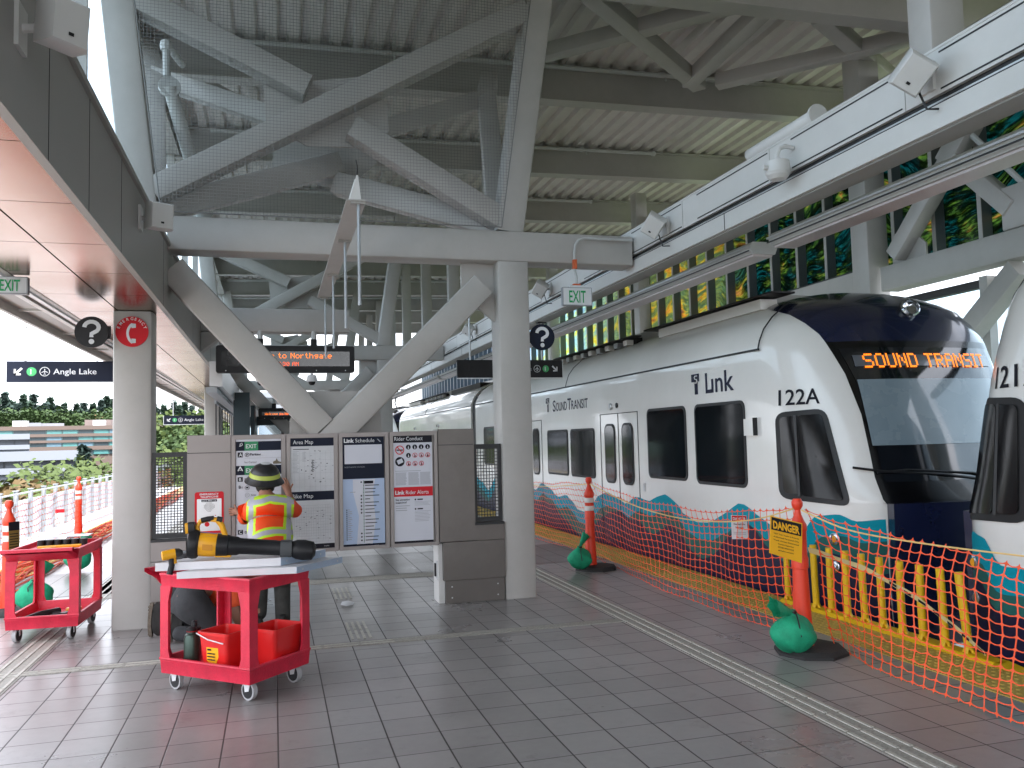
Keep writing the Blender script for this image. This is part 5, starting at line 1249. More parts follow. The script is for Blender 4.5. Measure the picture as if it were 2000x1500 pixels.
solo('paper_scrap',MB().add([on(665,1181,2,.01),on(676,1184,2,.02),on(690,1181,2,.01),on(692,1176,2,.012),on(680,1173,2,.03),on(668,1175,2,.012)],[(0,1,4,5),(1,2,3,4)],SWHITE),'crumpled white paper scrap on the tiles before the kiosk','litter',loc=on(677,1180,2,0))
# wall cabinet etc at catenary
def pole(x,y,h,lab):
    t=thing('catenary_pole',lab,'pole',(x,y,-1),group='overhead wire poles'); part('shaft',MB().tube([(x,y,-1),(x,y,h)],[.16,.11],GALV,12),t); part('arm',MB().tube([(x,y,h-1.2),(x-2.6*(1 if x>2 else -1),y,h-1.0)],.05,GALV,8),t)
pole(9.0,60,9,'grey overhead wire pole beyond the far train'); pole(9.0,95,9,'farther overhead wire pole in the sky gap')
for x,lab in ((6.27,'overhead contact wire above the right track'),(-5.28,'overhead contact wire above the left track')):
    solo('contact_wire',MB().tube([(x,-8,4.4),(x,140,4.4)],.008,BLKM,5).tube([(x,-8,5.4 if x<0 else 4.9),(x,140,5.4 if x<0 else 4.9)],.008,BLKM,5),lab,'wire',loc=(x,0,4.4),group='overhead contact wires')
t=thing('pantograph','thin pantograph raised on the far train roof','pantograph',(6.2,43,3.3)); part('arms',MB().tube([(6.2,43,3.2),(6.2,44.2,3.7),(6.2,43,4.3)],.04,BLKM,6).tube([(5.6,43,4.32),(6.8,43,4.32)],.03,BLKM,6),t)
# ================================================================ utility carts
CL,CW=.81,.58
def tray(x0,x1,y0,y1,z0,zr,zf,m,lip=.03,th=.012):
    """shallow tray: skirt z0..zr, floor at zf"""
    a=MB()
    def loop(i,z): return [(x0+i,y0+i,z),(x1-i,y0+i,z),(x1-i,y1-i,z),(x0+i,y1-i,z)]
    rows=[loop(.006,z0),loop(0,zr-.02),loop(-.006,zr-.01),loop(-.004,zr),loop(.018,zr),loop(.024,zr-.02),loop(.035,zf)]
    a.grid([[Vector(p) for p in r] for r in rows],m,closed=True); a.add(rows[-1],[(0,1,2,3)],m); a.add(rows[0],[(3,2,1,0)],m); return a
def cart(loc,rz,label):
    t=thing('utility_cart',label,'cart',loc,rz,group='red plastic utility carts')
    part('lower_tray',tray(0,CL,-CW,0,.118,.225,.150,PRED),t,True)
    a=tray(0,CL,-CW,0,.700,.790,.750,PRED); part('upper_tray',a,t,True)
    h=MB(); h.prism([(CL,-CW+.02,.70),(CL+.06,-CW+.02,.76),(CL+.17,-CW+.05,.775),(CL+.17,-.05,.775),(CL+.06,-.02,.76),(CL,-.02,.70)],(0,0,.001),PRED)
    h.grid([[(CL-.005,y,.705),(CL+.05,y,.755),(CL+.13,y,.775),(CL+.17,y,.790),(CL+.17,y,.815),(CL+.13,y,.815),(CL+.11,y,.80),(CL-.01,y,.79)] for y in (-CW+.01,-CW+.05,-.05,-.01)],PRED); 
    part('handle',h,t,True)
    for cx,cy in ((0,0),(CL,0),(0,-CW),(CL,-CW)):
        sx=1 if cx==0 else -1; sy=-1 if cy==0 else 1; a=MB()
        for z0,z1,w0,w1 in ((.20,.27,.10,.075),(.27,.60,.075,.075),(.60,.705,.075,.10)):
            q=lambda w,z:[(cx,cy,z),(cx+sx*w,cy,z),(cx+sx*w,cy+sy*.014,z),(cx+sx*.014,cy+sy*.014,z),(cx+sx*.014,cy+sy*w,z),(cx,cy+sy*w,z)]
            a.grid([q(w0,z0),q(w1,z1)],PRED,closed=True)
        part('corner_post',a,t,True)
        wx,wy=cx+sx*.075,cy+sy*.075; w=MB()
        w.lathe([(.062,-.016),(.062,.016)],(wx,wy,.062),mat('caster_tread',(.42,.42,.43),.6),22,axis=(.15,1,0)); w.lathe([(.05,-.018),(.05,.018)],(wx,wy,.062),BLACK,18,axis=(.15,1,0))
        o=part('caster',MB().prism([(wx-.016,wy-.022,.062),(wx+.016,wy-.022,.055),(wx+.03,wy-.022,.125),(wx-.03,wy-.022,.125)],(0,-.004,0),SWHITE).prism([(wx-.016,wy+.026,.062),(wx+.016,wy+.026,.055),(wx+.03,wy+.026,.125),(wx-.03,wy+.026,.125)],(0,-.004,0),SWHITE).box(wx-.04,wx+.04,wy-.035,wy+.035,.114,.119,ALU),t,True)
        part('wheel',w,o,True)
    return t
c1=cart((-.155,5.705,0),R_(137.5),'red plastic utility cart in front of the workers, loaded with a leaf blower and buckets')
c2=cart((-1.60,8.96,0),R_(-93),'red plastic utility cart standing behind the near left column, at the left edge')
a=MB(); text(a,'TUBE ART',(-1.583,8.30,.725),.035,mat('cart_print',(.25,.01,.02),.5),right=(0,1,0),bold=.02); part('lettering',a,c2)
def W1(x,y,z):  # cart-1 local to world
    q=R_(137.5); return Vector((-.155+x*math.cos(q)-y*math.sin(q),5.705+x*math.sin(q)+y*math.cos(q),z))
# long white channels across the cart
CHW=mat('channel_white',(.74,.73,.76),.45); CHB=mat('channel_film_blue',(.36,.45,.58),.4,var=.05)
def channel(A,B,C,z,h,lab):
    """long face A->B (white, towards camera), end face B->C (blue film)"""
    t=thing('sign_channel',lab,'metal channel',(A.x,A.y,z),group='white folded metal channels on the cart')
    A=Vector((A.x,A.y,z));B=Vector((B.x,B.y,z));C=Vector((C.x,C.y,z)); D=A+(C-B)*1.0; H=Vector((0,0,h))
    a=MB(); n=(C-B).normalized()*.003
    a.prism([A,B,B+H,A+H],n,CHW); a.add([A+H*.98,B+H*.98,C+H*.98,D+H*.98],[(0,1,2,3)],CHW); a.add([A,B,C,D],[(3,2,1,0)],CHW); a.prism([D,C,C+H,D+H],-n,CHW); part('body',a,t)
    u=(C-B).normalized(); nn=u.cross(Vector((0,0,1)))*.002; b=MB().prism([B+nn,C+nn,C+H+nn,B+H+nn],nn,CHB); part('end_film',b,t)
    for s in (.12,.88): b=MB(); p=B+(C-B)*s+H*.5+nn*2.2; b.lathe([(.006,0),(.006,.002)],p,ALU,8,axis=nn); part('rivet',b,t)
    return t
zt=.795
channel(on(303,1116,2,.838),on(548,1105,2,.838),on(635,1087,2,.838),.838,.052,'upper white folded channel lying across the front cart')
channel(on(345,1131,2,.793),on(579,1120,2,.793),on(668,1099,2,.793),.793,.043,'lower white folded channel with blue end, sticking out right of the front cart')
# leaf blower ----------------------------------------------------
b0=on(372,1062,1,6.02); b1=on(580,1072,1,5.98)
t=thing('leaf_blower','yellow and black battery leaf blower lying on the front cart','leaf blower',(b0.x,b0.y,.86))
D=(b1-b0).normalized(); zc=Vector((0,0,1))
P_=lambda u,z=0,s=0: b0+D*u+Vector((0,0,z))+D.cross(zc)*(-s)
L=(b1-b0).length
part('motor_housing',MB().lathe([(.02,-.012),(.092,-.01),(.10,.02),(.095,.045),(.078,.06)],P_(0,.0),BLACK,18,axis=D).lathe([(.07,.045),(.080,.06),(.078,.16),(.068,.19)],P_(0,.0),TYEL,18,axis=D).lathe([(.076,.17),(.072,.24),(.064,.25)],P_(0),BLACK,18,axis=D),t)
part('label',MB().add([P_(.07,.060,-.052),P_(.17,.058,-.052),P_(.17,.080,-.005),P_(.07,.082,-.005)],[(0,1,2,3)],mat('label_blue',(.05,.22,.60),.4)).add([P_(.085,-.03,-.079),P_(.15,-.03,-.079),P_(.15,.01,-.081),P_(.085,.01,-.081)],[(0,1,2,3)],mat('tool_yellow_dark',(.6,.25,.01),.5)),t)
part('blower_tube',MB().lathe([(.064,.24),(.062,.30),(.053,.32),(.050,.58),(.054,.60)],P_(0,.0),BLACK,18,axis=D).bar(P_(.32,.05),P_(.56,.047),.03,.008,BLACK),t)
part('nozzle_joint',MB().bar(P_(.585,-.002,-.01),P_(.66,.002,-.01),  .11,.11,mat('dark_grey_plastic',(.055,.06,.065),.5),ch=.02).box(0,0,0,0,0,0,BLACK),t)
part('nozzle',MB().lathe([(.045,0),(.065,.05),(.070,.10),(.062,.16),(.03,.18)],P_(.64,.0),BLACK,16,axis=D+Vector((0,0,-.05))),t)
part('handle',MB().tube([P_(.05,.07),P_(.045,.12),P_(.06,.15),P_(.12,.17),P_(.17,.168),P_(.20,.135),P_(.225,.06)],[.014,.015,.016,.016,.019,.02,.018],TYEL,10).tube([P_(.07,.157),P_(.11,.170),P_(.15,.176)],.019,BLACK,10),t)
part('battery',MB().bar(P_(-.01,.105),P_(.03,.11),.075,.075,BLACK,ch=.012).bar(P_(-.03,.10),P_(-.012,.103),.06,.07,TYEL,ch=.01),t)
part('trigger_guard',MB().bar(P_(.17,.175),P_(.205,.17),.04,.035,BLACK,ch=.008),t)
part('foot',MB().bar(P_(.16,-.072),P_(.26,-.068),.06,.014,TYEL,ch=.004),t)
# impact driver (standing, handle down)
c=on(333,1083,1,5.98); t=thing('impact_driver','yellow impact driver leaning on the left edge of the front cart','power tool',(c.x,c.y,.85))
part('body',MB().lathe([(.02,-.055),(.032,-.05),(.034,.0),(.034,.03)],c,TYEL,14,axis=(1,.2,.12)).lathe([(.034,.028),(.030,.055),(.015,.075)],c,mat('gun_metal',(.09,.095,.10),.35,metal=.7),14,axis=(1,.2,.12)),t)
part('grip',MB().tube([c+Vector((.005,0,-.02)),c+Vector((.008,0,-.07)),c+Vector((-.005,-.01,-.13))],[.022,.018,.020],BLACK,10).tube([c+Vector((.02,0,-.02)),c+Vector((.03,0,-.06))],.012,TYEL,8),t)
part('chuck',MB().lathe([(.011,.07),(.009,.10)],c,GALV,10,axis=(1,.2,.12)),t)
# tool pouch / black bag behind, yellow tool
def lump(c,r,m,seed,sq=(1,1,.5)):
    rn=random.Random(seed); rows=[]
    for i in range(9):
        th=math.pi*i/8; rows.append([Vector(c)+Vector((r*sq[0]*math.sin(th)*math.cos(q),r*sq[1]*math.sin(th)*math.sin(q),r*sq[2]*math.cos(th)))*(1+.10*rn.uniform(-1,1)) for q in [2*math.pi*k/14 for k in range(14)]])
    return MB().grid(rows,m,closed=True)
p=on(385,1092,2,.85); solo('tool_holster',lump(p+Vector((0,0,.02)),.11,BLACK,4,(1.3,.8,.28)).tube([p+Vector((-.08,-.05,.02)),p+Vector((.04,-.09,.05)),p+Vector((.14,-.04,.02))],.014,BLACK,6),'black tool holster lying under the leaf blower','bag',loc=p)
p=on(445,1085,2,.87); t=thing('yellow_tool_case','small yellow and grey tool behind the blower tube','tool',(p.x,p.y+.1,.85)); part('body',MB().bar(p+Vector((-.05,.1,.02)),p+Vector((.08,.1,.02)),.05,.045,TYEL,ch=.01).bar(p+Vector((-.07,.1,.02)),p+Vector((-.05,.1,.02)),.03,.04,SWHITE,ch=.004),t)
p=on(560,1075,2,.87); t=thing('work_gloves','crumpled black work gloves beside the blower nozzle','gloves',p)
g=lump(p,.06,BLACK,9,(1.4,1,.45))
for k in range(5): g.tube([p+Vector((.04,-.04+.02*k,.01)),p+Vector((.09,-.05+.025*k,.015)),p+Vector((.12,-.06+.03*k,-.005))],[.012,.011,.008],BLACK,7)
part('glove',g,t)
# buckets, bottle on the lower tray
def bucket(lx,ly,w,d,h,lab,flare=.02):
    o=W1(lx,ly,.153); t=thing('bucket',lab,'bucket',o,R_(137.5),group='red buckets on the front cart'); a=MB()
    def lp(i,z,r=.02):
        return [Vector((x,y,z)) for x,y in rrect(-w/2-i,w/2+i,-d/2-i,d/2+i,.03)]
    a.grid([lp(0,0),lp(flare,h),lp(flare+.008,h),lp(flare+.008,h-.02),lp(flare-.004,h-.0),lp(-.004,.01)],BRED,closed=True); L_=lp(-.004,.01); a.add(L_,[list(range(len(L_)))],BRED); L_=lp(0,0); a.add(L_,[list(range(len(L_)))[::-1]],BRED)
    part('tub',a,t,True); return t,w,d,h
b1_,w,d,h=bucket(.40,-.20,.23,.22,.25,'square red bucket with a yellow label and white bail on the lower tray')
part('bail',MB().tube([(w/2+.02,d/2+.03,h-.01),(0,d/2+.06,h-.035),(-w/2,d/2+.035,h-.06)],.004,SWHITE,6),b1_,True)
a=MB(); a.add([(.06,d/2+.012,.15),(-.045,d/2+.012,.15),(-.045,d/2+.008,.09),(-.02,d/2+.005,.045),(.03,d/2+.005,.045),(.06,d/2+.008,.06)],[(0,1,2,3,4,5)],SYEL); a.quad((.05,d/2+.016,.142),(.015,d/2+.016,.142),(.015,d/2+.015,.13),(.05,d/2+.015,.13),INK)
for k in range(3): a.quad((.05,d/2+.016,.115-.02*k),(-.02,d/2+.016,.115-.02*k),(-.02,d/2+.016,.107-.02*k),(.05,d/2+.016,.107-.02*k),INK)
part('label',a,b1_,True)
bucket(.17,-.42,.22,.25,.25,'larger plain red tub behind the right corner post of the front cart')
o=W1(.62,-.10,.153); t=thing('water_bottle','dark green metal water bottle on the lower tray','bottle',o)
BOT=mat('bottle_green',(.045,.075,.06),.3,metal=.5); part('body',MB().lathe([(.050,0),(.053,.01),(.053,.19),(.044,.218),(.032,.225),(.032,.24)],o,BOT,22),t); part('cap',MB().lathe([(.034,.238),(.034,.26),(.022,.265)],o,BLACK,18).lathe([(.034,.238),(.035,.242)],o,SRED,18),t)
o=W1(.66,-.16,.153); solo('dark_flask',MB().lathe([(.038,0),(.04,.02),(.04,.20),(.03,.22),(.045,.235),(.045,.25),(.02,.255),(.018,.29),(.0,.30)],o,BLACK,16),'black flask with a loop lid just behind the green bottle','bottle',loc=o)
o=W1(.16,-.13,.153); solo('steel_scraper',MB().box(o.x-.06,o.x+.05,o.y-.02,o.y+.015,o.z,o.z+.02,ALU).box(o.x-.1,o.x-.06,o.y-.015,o.y+.01,o.z,o.z+.015,BLACK),'small steel scraper lying at the front corner of the lower tray','tool',loc=o)
# left cart contents
p=Vector((-1.9,8.6,.76)); t=thing('hole_saw_tray','jagged pale board over black and yellow tools on the left cart','tools',p)
a=MB(); a.box(-2.12,-1.68,8.75,8.95,.835,.842,SWHITE); part('board',a,t)
a=MB()
for k in range(6): a.lathe([(.035,0),(.035,.06)],(-2.05+.07*k,8.62,.77),BLACK,12)
part('cups',a,t); part('yellow_case',MB().bar((-2.05,8.5,.775),(-1.7,8.52,.775),.06,.025,TYEL,ch=.004),t)
t=thing('hand_saw','folding knife and saw tool lying at the handle end of the left cart','tool',(-2.05,8.3,.76)); part('blade',MB().bar((-2.15,8.25,.77),(-1.98,8.33,.775),.03,.006,GALV),t); part('grip',MB().bar((-1.98,8.33,.775),(-1.88,8.40,.78),.03,.02,TYEL,ch=.004),t)
t=thing('cordless_drill','black cordless tool lying on the lower tray of the left cart','power tool',(-2.0,8.35,.16))
part('body',MB().tube([(-2.10,8.24,.19),(-1.98,8.34,.205),(-1.86,8.46,.21)],[.022,.035,.03],BLACK,10),t); part('grip',MB().tube([(-1.92,8.40,.20),(-1.80,8.36,.185)],[.02,.022],BLACK,10),t); part('bit',MB().tube([(-2.10,8.24,.19),(-2.16,8.19,.185)],[.012,.006],GALV,8),t); part('battery',MB().bar((-1.81,8.33,.185),(-1.77,8.40,.185),.07,.05,BLACK,ch=.01),t)
t=thing('battery_pack','yellow and black battery pack on the lower tray of the left cart','battery',(-1.74,8.42,.155)); part('shell',MB().bar((-1.81,8.50,.205),(-1.69,8.50,.205),.08,.035,TYEL,ch=.012),t); part('base',MB().bar((-1.81,8.50,.172),(-1.69,8.50,.172),.08,.03,BLACK,ch=.006),t)
# ================================================================ people
def skin(name,J,E,m,parent,lv=2,root=0,push=None):
    names=list(J); me=bpy.data.meshes.new(name); me.from_pydata([J[n][0] for n in names],[(names.index(a),names.index(b)) for a,b in E],[])
    ob=bpy.data.objects.new(name,me); COL.objects.link(ob)
    md=ob.modifiers.new('s','SKIN'); md.use_smooth_shade=True
    for i,n in enumerate(names):
        r=J[n][1]; r=r if isinstance(r,tuple) else (r,r); me.skin_vertices[0].data[i].radius=r; me.skin_vertices[0].data[i].use_root=(i==root)
    sb=ob.modifiers.new('u','SUBSURF'); sb.levels=lv; sb.render_levels=lv
    dg=bpy.context.evaluated_depsgraph_get(); m2=bpy.data.meshes.new_from_object(ob.evaluated_get(dg)); bpy.data.objects.remove(ob)
    off=worldloc(parent); m2.transform(Matrix.Translation(-off)); m2.materials.clear()
    for mm in (m if isinstance(m,list) else [m]): m2.materials.append(mm)
    if push: push(m2,off)
    m2.name=name; o=bpy.data.objects.new(name,m2); COL.objects.link(o); o.parent=parent
    for p_ in m2.polygons: p_.use_smooth=True
    return o
SKINM=mat('skin',(.36,.17,.11),.55,var=.06,scale=15); PANTS=mat('dark_trousers',(.030,.031,.034),.85,var=.25,scale=9,bump=.5,bscale=14)
PANTG=mat('grey_trousers',(.055,.055,.05),.85,var=.3,scale=9,bump=.5,bscale=14)
BOOT=mat('work_boot',(.02,.018,.017),.7,bump=.2); SOLE=mat('boot_sole',(.16,.13,.10),.8,var=.3,scale=30,bump=.5)
VO=mat('vest_orange',(1.0,.085,.01),.6,var=.04,bump=.25,bscale=9); VY=mat('vest_lime',(.70,.95,.03),.55,var=.04,bump=.2,bscale=9); VS=mat('vest_silver',(.52,.52,.56),.4,var=.08,bump=.2,bscale=9)
SHIRT=mat('shirt_orange',(.95,.12,.03),.7,bump=.4,bscale=12)
def hand(t_J,E,w,d,up,side,n,pre,r=.0085,curl=.5):
    """five bent fingers rooted in the palm"""
    w=Vector(w);d=Vector(d).normalized();side=Vector(side).normalized();up=Vector(up).normalized()
    t_J[pre+'palm']=(w+d*.05,(.030,.018)); E.append((pre+'wr',pre+'palm'))
# worker 1 -------------------------------------------------------
t=thing('person','person in orange safety vest and dark hard hat, reaching for the kiosk poster','person',(.04,7.7,0))
o1=lambda px_,py_,y: on(px_,py_,1,y)
J={'pel':(o1(530,1078,7.66),(.11,.09)),'waist':(o1(528,1045,7.68),(.11,.09)),'chest':(o1(524,1012,7.74),(.13,.09)),'up':(o1(520,984,7.80),(.12,.085)),'neck':(o1(518,966,7.85),.055),
'head0':(o1(518,950,7.90),(.070,.078)),'head1':(o1(518,930,7.92),(.078,.095)),'head2':(o1(518,918,7.92),(.06,.07)),
'ls':(o1(489,992,7.80),.062),'le':(o1(480,1014,8.02),.047),'lw':(o1(466,1000,8.26),.028),
'rs':(o1(562,988,7.80),.062),'re':(o1(578,1000,8.02),.047),'rw':(o1(563,962,8.24),.028),
'lh':(o1(512,1085,7.66),.065),'lk':(o1(508,1135,7.98),.05),'la':(o1(505,1205,7.74),.042),
'rh':(o1(550,1085,7.66),.065),'rk':(o1(551,1140,7.98),.05),'ra':(o1(553,1222,7.74),.042)}
E_=[('pel','waist'),('waist','chest'),('chest','up'),('up','neck'),('neck','head0'),('head0','head1'),('head1','head2'),('up','ls'),('ls','le'),('le','lw'),('up','rs'),('rs','re'),('re','rw'),('pel','lh'),('lh','lk'),('lk','la'),('pel','rh'),('rh','rk'),('rk','ra')]
for s_,wd in (('l',1),('r',-1)):
    w=J[s_+'w'][0]; d=(Vector((-.08,.10,.0)) if s_=='l' else Vector((-.35,.3,1))).normalized(); sd=Vector((0,0,1)) if s_=='l' else Vector((1,0,.2)); sd=(sd-d*sd.dot(d)).normalized()
    J[s_+'p']=(w+d*.05,(.036,.020)); E_.append((s_+'w',s_+'p')); fr=.0095
    for k in range(4):
        b=w+d*.085+sd*(.030-.02*k); ln=(.068,.076,.072,.056)[k]; cu=Vector((0,.35,-.1)) if s_=='l' else Vector((-.2,.3,-.2))
        J[s_+'f%da'%k]=(b,fr); J[s_+'f%db'%k]=(b+(d+cu*.2).normalized()*ln*.5,fr*.95); J[s_+'f%dc'%k]=(b+(d+cu*.2).normalized()*ln*.5+(d+cu).normalized()*ln*.5,fr*.8); E_+=[(s_+'p',s_+'f%da'%k),(s_+'f%da'%k,s_+'f%db'%k),(s_+'f%db'%k,s_+'f%dc'%k)]
    b=w+d*.035+sd*.035; J[s_+'ta']=(b,fr*1.1); J[s_+'tb']=(b+(sd+d*.9).normalized()*.045,fr*.9); E_+=[(s_+'p',s_+'ta'),(s_+'ta',s_+'tb')]
skin('body',J,E_,SKINM,t)
# shirt with vest colouring
SJ={'pel':(o1(531,1072,7.67),(.235,.16)),'waist':(o1(529,1045,7.68),(.225,.155)),'chest':(o1(524,1010,7.74),(.235,.165)),'up':(o1(521,986,7.80),(.16,.11)),'neck':(o1(518,968,7.85),.074),'ls':(o1(488,992,7.80),.086),'le':(o1(480,1011,7.98),.070),'lc':(o1(474,1012,8.06),.066),'rs':(o1(563,988,7.80),.086),'re':(o1(577,999,7.98),.070),'rc':(o1(577,993,8.06),.064)}
def vestmat():
    m=mat('vest_fabric',(1.0,.085,.01),.6,var=.05,scale=6,bump=.5,bscale=7); t=m.node_tree; b=t.nodes['Principled BSDF']; src=b.inputs['Base Color'].links[0].from_socket
    tc=N(t,'ShaderNodeTexCoord'); nz=N(t,'ShaderNodeTexNoise',Scale=5.0,Detail=2.0); t.links.new(tc.outputs['Object'],nz.inputs[0])
    sp=N(t,'ShaderNodeSeparateXYZ'); t.links.new(tc.outputs['Object'],sp.inputs[0])
    def M(op,a,b_=None):
        n=N(t,'ShaderNodeMath'); n.operation=op
        for i,v in enumerate((a,b_)):
            if v is None: continue
            if isinstance(v,(int,float)): n.inputs[i].default_value=v
            else: t.links.new(v,n.inputs[i])
        return n.outputs[0]
    wob=M('MULTIPLY',M('SUBTRACT',nz.outputs[0],.5),.04)
    X=M('ADD',M('ADD',sp.outputs[0],.07),wob); Z=M('ADD',sp.outputs[2],wob); X=M('ADD',X,M('MULTIPLY',M('SUBTRACT',1.0,Z),.03))
    d1=M('MINIMUM',M('ABSOLUTE',M('ADD',X,.165)),M('ABSOLUTE',M('SUBTRACT',X,.155)))
    band=M('SUBTRACT',M('ADD',M('MULTIPLY',X,.10),.905),M('MULTIPLY',M('MULTIPLY',X,X),1.6)); d2=M('ABSOLUTE',M('SUBTRACT',Z,band))
    yoke=M('ABSOLUTE',M('SUBTRACT',Z,M('SUBTRACT',1.185,M('MULTIPLY',M('ABSOLUTE',X),.25)))); yoke=M('ADD',yoke,M('MULTIPLY',M('GREATER_THAN',M('ABSOLUTE',X),.2),1.0))
    d=M('MINIMUM',M('MINIMUM',d1,d2),yoke)
    ly=M('LESS_THAN',d,.042); sv=M('LESS_THAN',d,.020)
    x1=N(t,'ShaderNodeMixRGB'); x1.inputs[2].default_value=(.62,.90,.03,1); t.links.new(ly,x1.inputs[0]); t.links.new(src,x1.inputs[1])
    x2=N(t,'ShaderNodeMixRGB'); x2.inputs[2].default_value=(.48,.48,.53,1); t.links.new(sv,x2.inputs[0]); t.links.new(x1.outputs[0],x2.inputs[1]); t.links.new(x2.outputs[0],b.inputs['Base Color']); return m
skin('safety_vest',SJ,[('pel','waist'),('waist','chest'),('chest','up'),('up','neck'),('up','ls'),('ls','le'),('le','lc'),('up','rs'),('rs','re'),('re','rc')],vestmat(),t,lv=3)
skin('trousers',{'pel':(o1(531,1085,7.66),(.165,.135)),'lh':(o1(512,1095,7.66),.105),'lk':(o1(508,1135,7.98),.080),'la':(o1(506,1212,7.75),.066),'rh':(o1(550,1095,7.66),.105),'rk':(o1(551,1140,7.98),.080),'ra':(o1(553,1228,7.75),.066)},[('pel','lh'),('lh','lk'),('lk','la'),('pel','rh'),('rh','rk'),('rk','ra')],PANTG,t)
def boot(t,a,toe,name='boot'):
    a=Vector(a);toe=Vector(toe); d=(toe-a); d.z=0; d.normalize(); s=Vector((-d.y,d.x,0)); rows=[]
    for u,w_,h0,h1 in ((-.07,.03,.0,.12),(-.05,.042,0,.15),(0,.045,0,.16),(.06,.046,0,.12),(.12,.05,0,.085),(.18,.046,0,.065),(.215,.025,.005,.04)):
        c=Vector((a.x,a.y,0))+d*u; rows.append([c-s*w_+Vector((0,0,h0+.012)),c-s*w_*1.0+Vector((0,0,h1*.6)),c-s*w_*.5+Vector((0,0,h1)),c+s*w_*.5+Vector((0,0,h1)),c+s*w_+Vector((0,0,h1*.6)),c+s*w_+Vector((0,0,h0+.012))])
    m=MB().grid(rows,BOOT,closed=True); m.add(rows[0],[range(6)],BOOT); m.add(rows[-1],[range(6)],BOOT)
    m.prism([Vector((a.x,a.y,.0))+d*u+s*w_ for u,w_ in ((-.075,-.03),(0,-.048),(.12,-.053),(.19,-.045),(.22,0),(.19,.045),(.12,.053),(0,.048),(-.075,.03))],(0,0,.022),SOLE)
    part(name,m,t)
boot(t,J['ra'][0],J['ra'][0]+Vector((.05,.2,0))); boot(t,J['la'][0],J['la'][0]+Vector((-.02,.2,0)))
# hard hat: tilted full-brim
hc=o1(517,934,7.92); ax=Vector((.06,-.28,1)).normalized()
HAT=mat('hat_black',(.02,.02,.022),.35,var=.3,scale=25); HATY=mat('hat_lime',(.50,.58,.10),.5,var=.1)
hh=part('hard_hat',MB().lathe([(.172,-.035),(.176,-.030),(.150,.0),(.132,.03),(.122,.07),(.095,.11),(.05,.135),(.001,.142)],hc,HAT,28,axis=ax),t)
part('hat_band',MB().lathe([(.139,.018),(.137,.022),(.131,.052),(.127,.056)],hc,HATY,28,axis=ax),hh)
part('hat_sticker',MB().lathe([(.001,.1445),(.03,.142),(.045,.139)],hc+Vector((-.0,-.0,.001)),SWHITE,12,axis=ax),hh)
# hair under hat
part('hair',lump(o1(518,950,7.90)+Vector((0,-.005,0)),.088,mat('dark_hair',(.015,.012,.01),.7,bump=.4,bscale=60),3,(.95,1.0,.9)),t)
# worker 2, kneeling and bent low -------------------------------
t=thing('person','person in dark trousers and work boots kneeling behind the front cart','person',(-.6,7.6,0))
J={'pel':(o1(372,1160,7.55),(.05,.05)),'waist':(o1(395,1150,7.65),.06),'chest':(o1(432,1152,7.75),(.11,.10)),'up':(o1(455,1160,7.82),.10),'neck':(o1(468,1172,7.86),.055),'h0':(o1(480,1182,7.90),.085),'h1':(o1(492,1190,7.92),.08),
'ls':(o1(450,1150,7.70),.06),'le':(o1(462,1205,7.65),.045),'lw':(o1(478,1238,7.75),.03),'rs':(o1(452,1150,7.95),.06),'re':(o1(470,1200,8.05),.045),'rw':(o1(486,1225,8.12),.03),
'lh':(o1(352,1165,7.45),.07),'lk':(o1(430,1232,7.42),.05),'la':(o1(340,1238,7.50),.035),'rh':(o1(356,1165,7.66),.07),'rk':(o1(436,1222,7.80),.05),'ra':(o1(318,1228,7.78),.045)}
E_=[('pel','waist'),('waist','chest'),('chest','up'),('up','neck'),('neck','h0'),('h0','h1'),('up','ls'),('ls','le'),('le','lw'),('up','rs'),('rs','re'),('re','rw'),('pel','lh'),('lh','lk'),('lk','la'),('pel','rh'),('rh','rk'),('rk','ra')]
for s_ in 'lr':
    w=J[s_+'w'][0]; d=Vector((.7,.2,-.2)).normalized(); sd=Vector((-.2,.9,0)); J[s_+'p']=(w+d*.05,(.036,.02)); E_.append((s_+'w',s_+'p'))
    for k in range(4): b=w+d*.085+sd*(.030-.02*k); ln=(.066,.075,.07,.055)[k]; J[s_+'a%d'%k]=(b,.009); J[s_+'b%d'%k]=(b+d*ln*.5,.0085); J[s_+'c%d'%k]=(b+d*ln+Vector((0,0,-.012)),.0075); E_+=[(s_+'p',s_+'a%d'%k),(s_+'a%d'%k,s_+'b%d'%k),(s_+'b%d'%k,s_+'c%d'%k)]
    b=w+d*.03+sd*.035; J[s_+'t']=(b,.010); J[s_+'u']=(b+(sd+d).normalized()*.045,.008); E_+=[(s_+'p',s_+'t'),(s_+'t',s_+'u')]
skin('body',J,E_,SKINM,t)
skin('trousers',{'pel':(o1(354,1160,7.55),(.20,.19)),'waist':(o1(385,1152,7.62),.165),'lh':(o1(362,1172,7.42),.155),'lm':(o1(398,1204,7.42),.13),'lk':(o1(430,1232,7.42),.085),'lc':(o1(385,1240,7.46),.075),'la':(o1(336,1236,7.50),.062),'rh':(o1(358,1165,7.66),.135),'rm':(o1(398,1195,7.74),.11),'rk':(o1(436,1222,7.80),.085),'rc':(o1(380,1228,7.80),.075),'ra':(o1(325,1226,7.78),.062)},[('pel','waist'),('pel','lh'),('lh','lm'),('lm','lk'),('lk','lc'),('lc','la'),('pel','rh'),('rh','rm'),('rm','rk'),('rk','rc'),('rc','ra')],PANTS,t)
skin('shirt',{'w':(o1(402,1150,7.68),.13),'c':(o1(430,1152,7.75),(.17,.155)),'u':(o1(453,1160,7.82),.12),'ls':(o1(450,1150,7.70),.08),'le':(o1(460,1190,7.66),.062),'rs':(o1(452,1150,7.95),.08),'re':(o1(468,1188,8.04),.062)},[('w','c'),('c','u'),('u','ls'),('ls','le'),('u','rs'),('rs','re')],SHIRT,t)
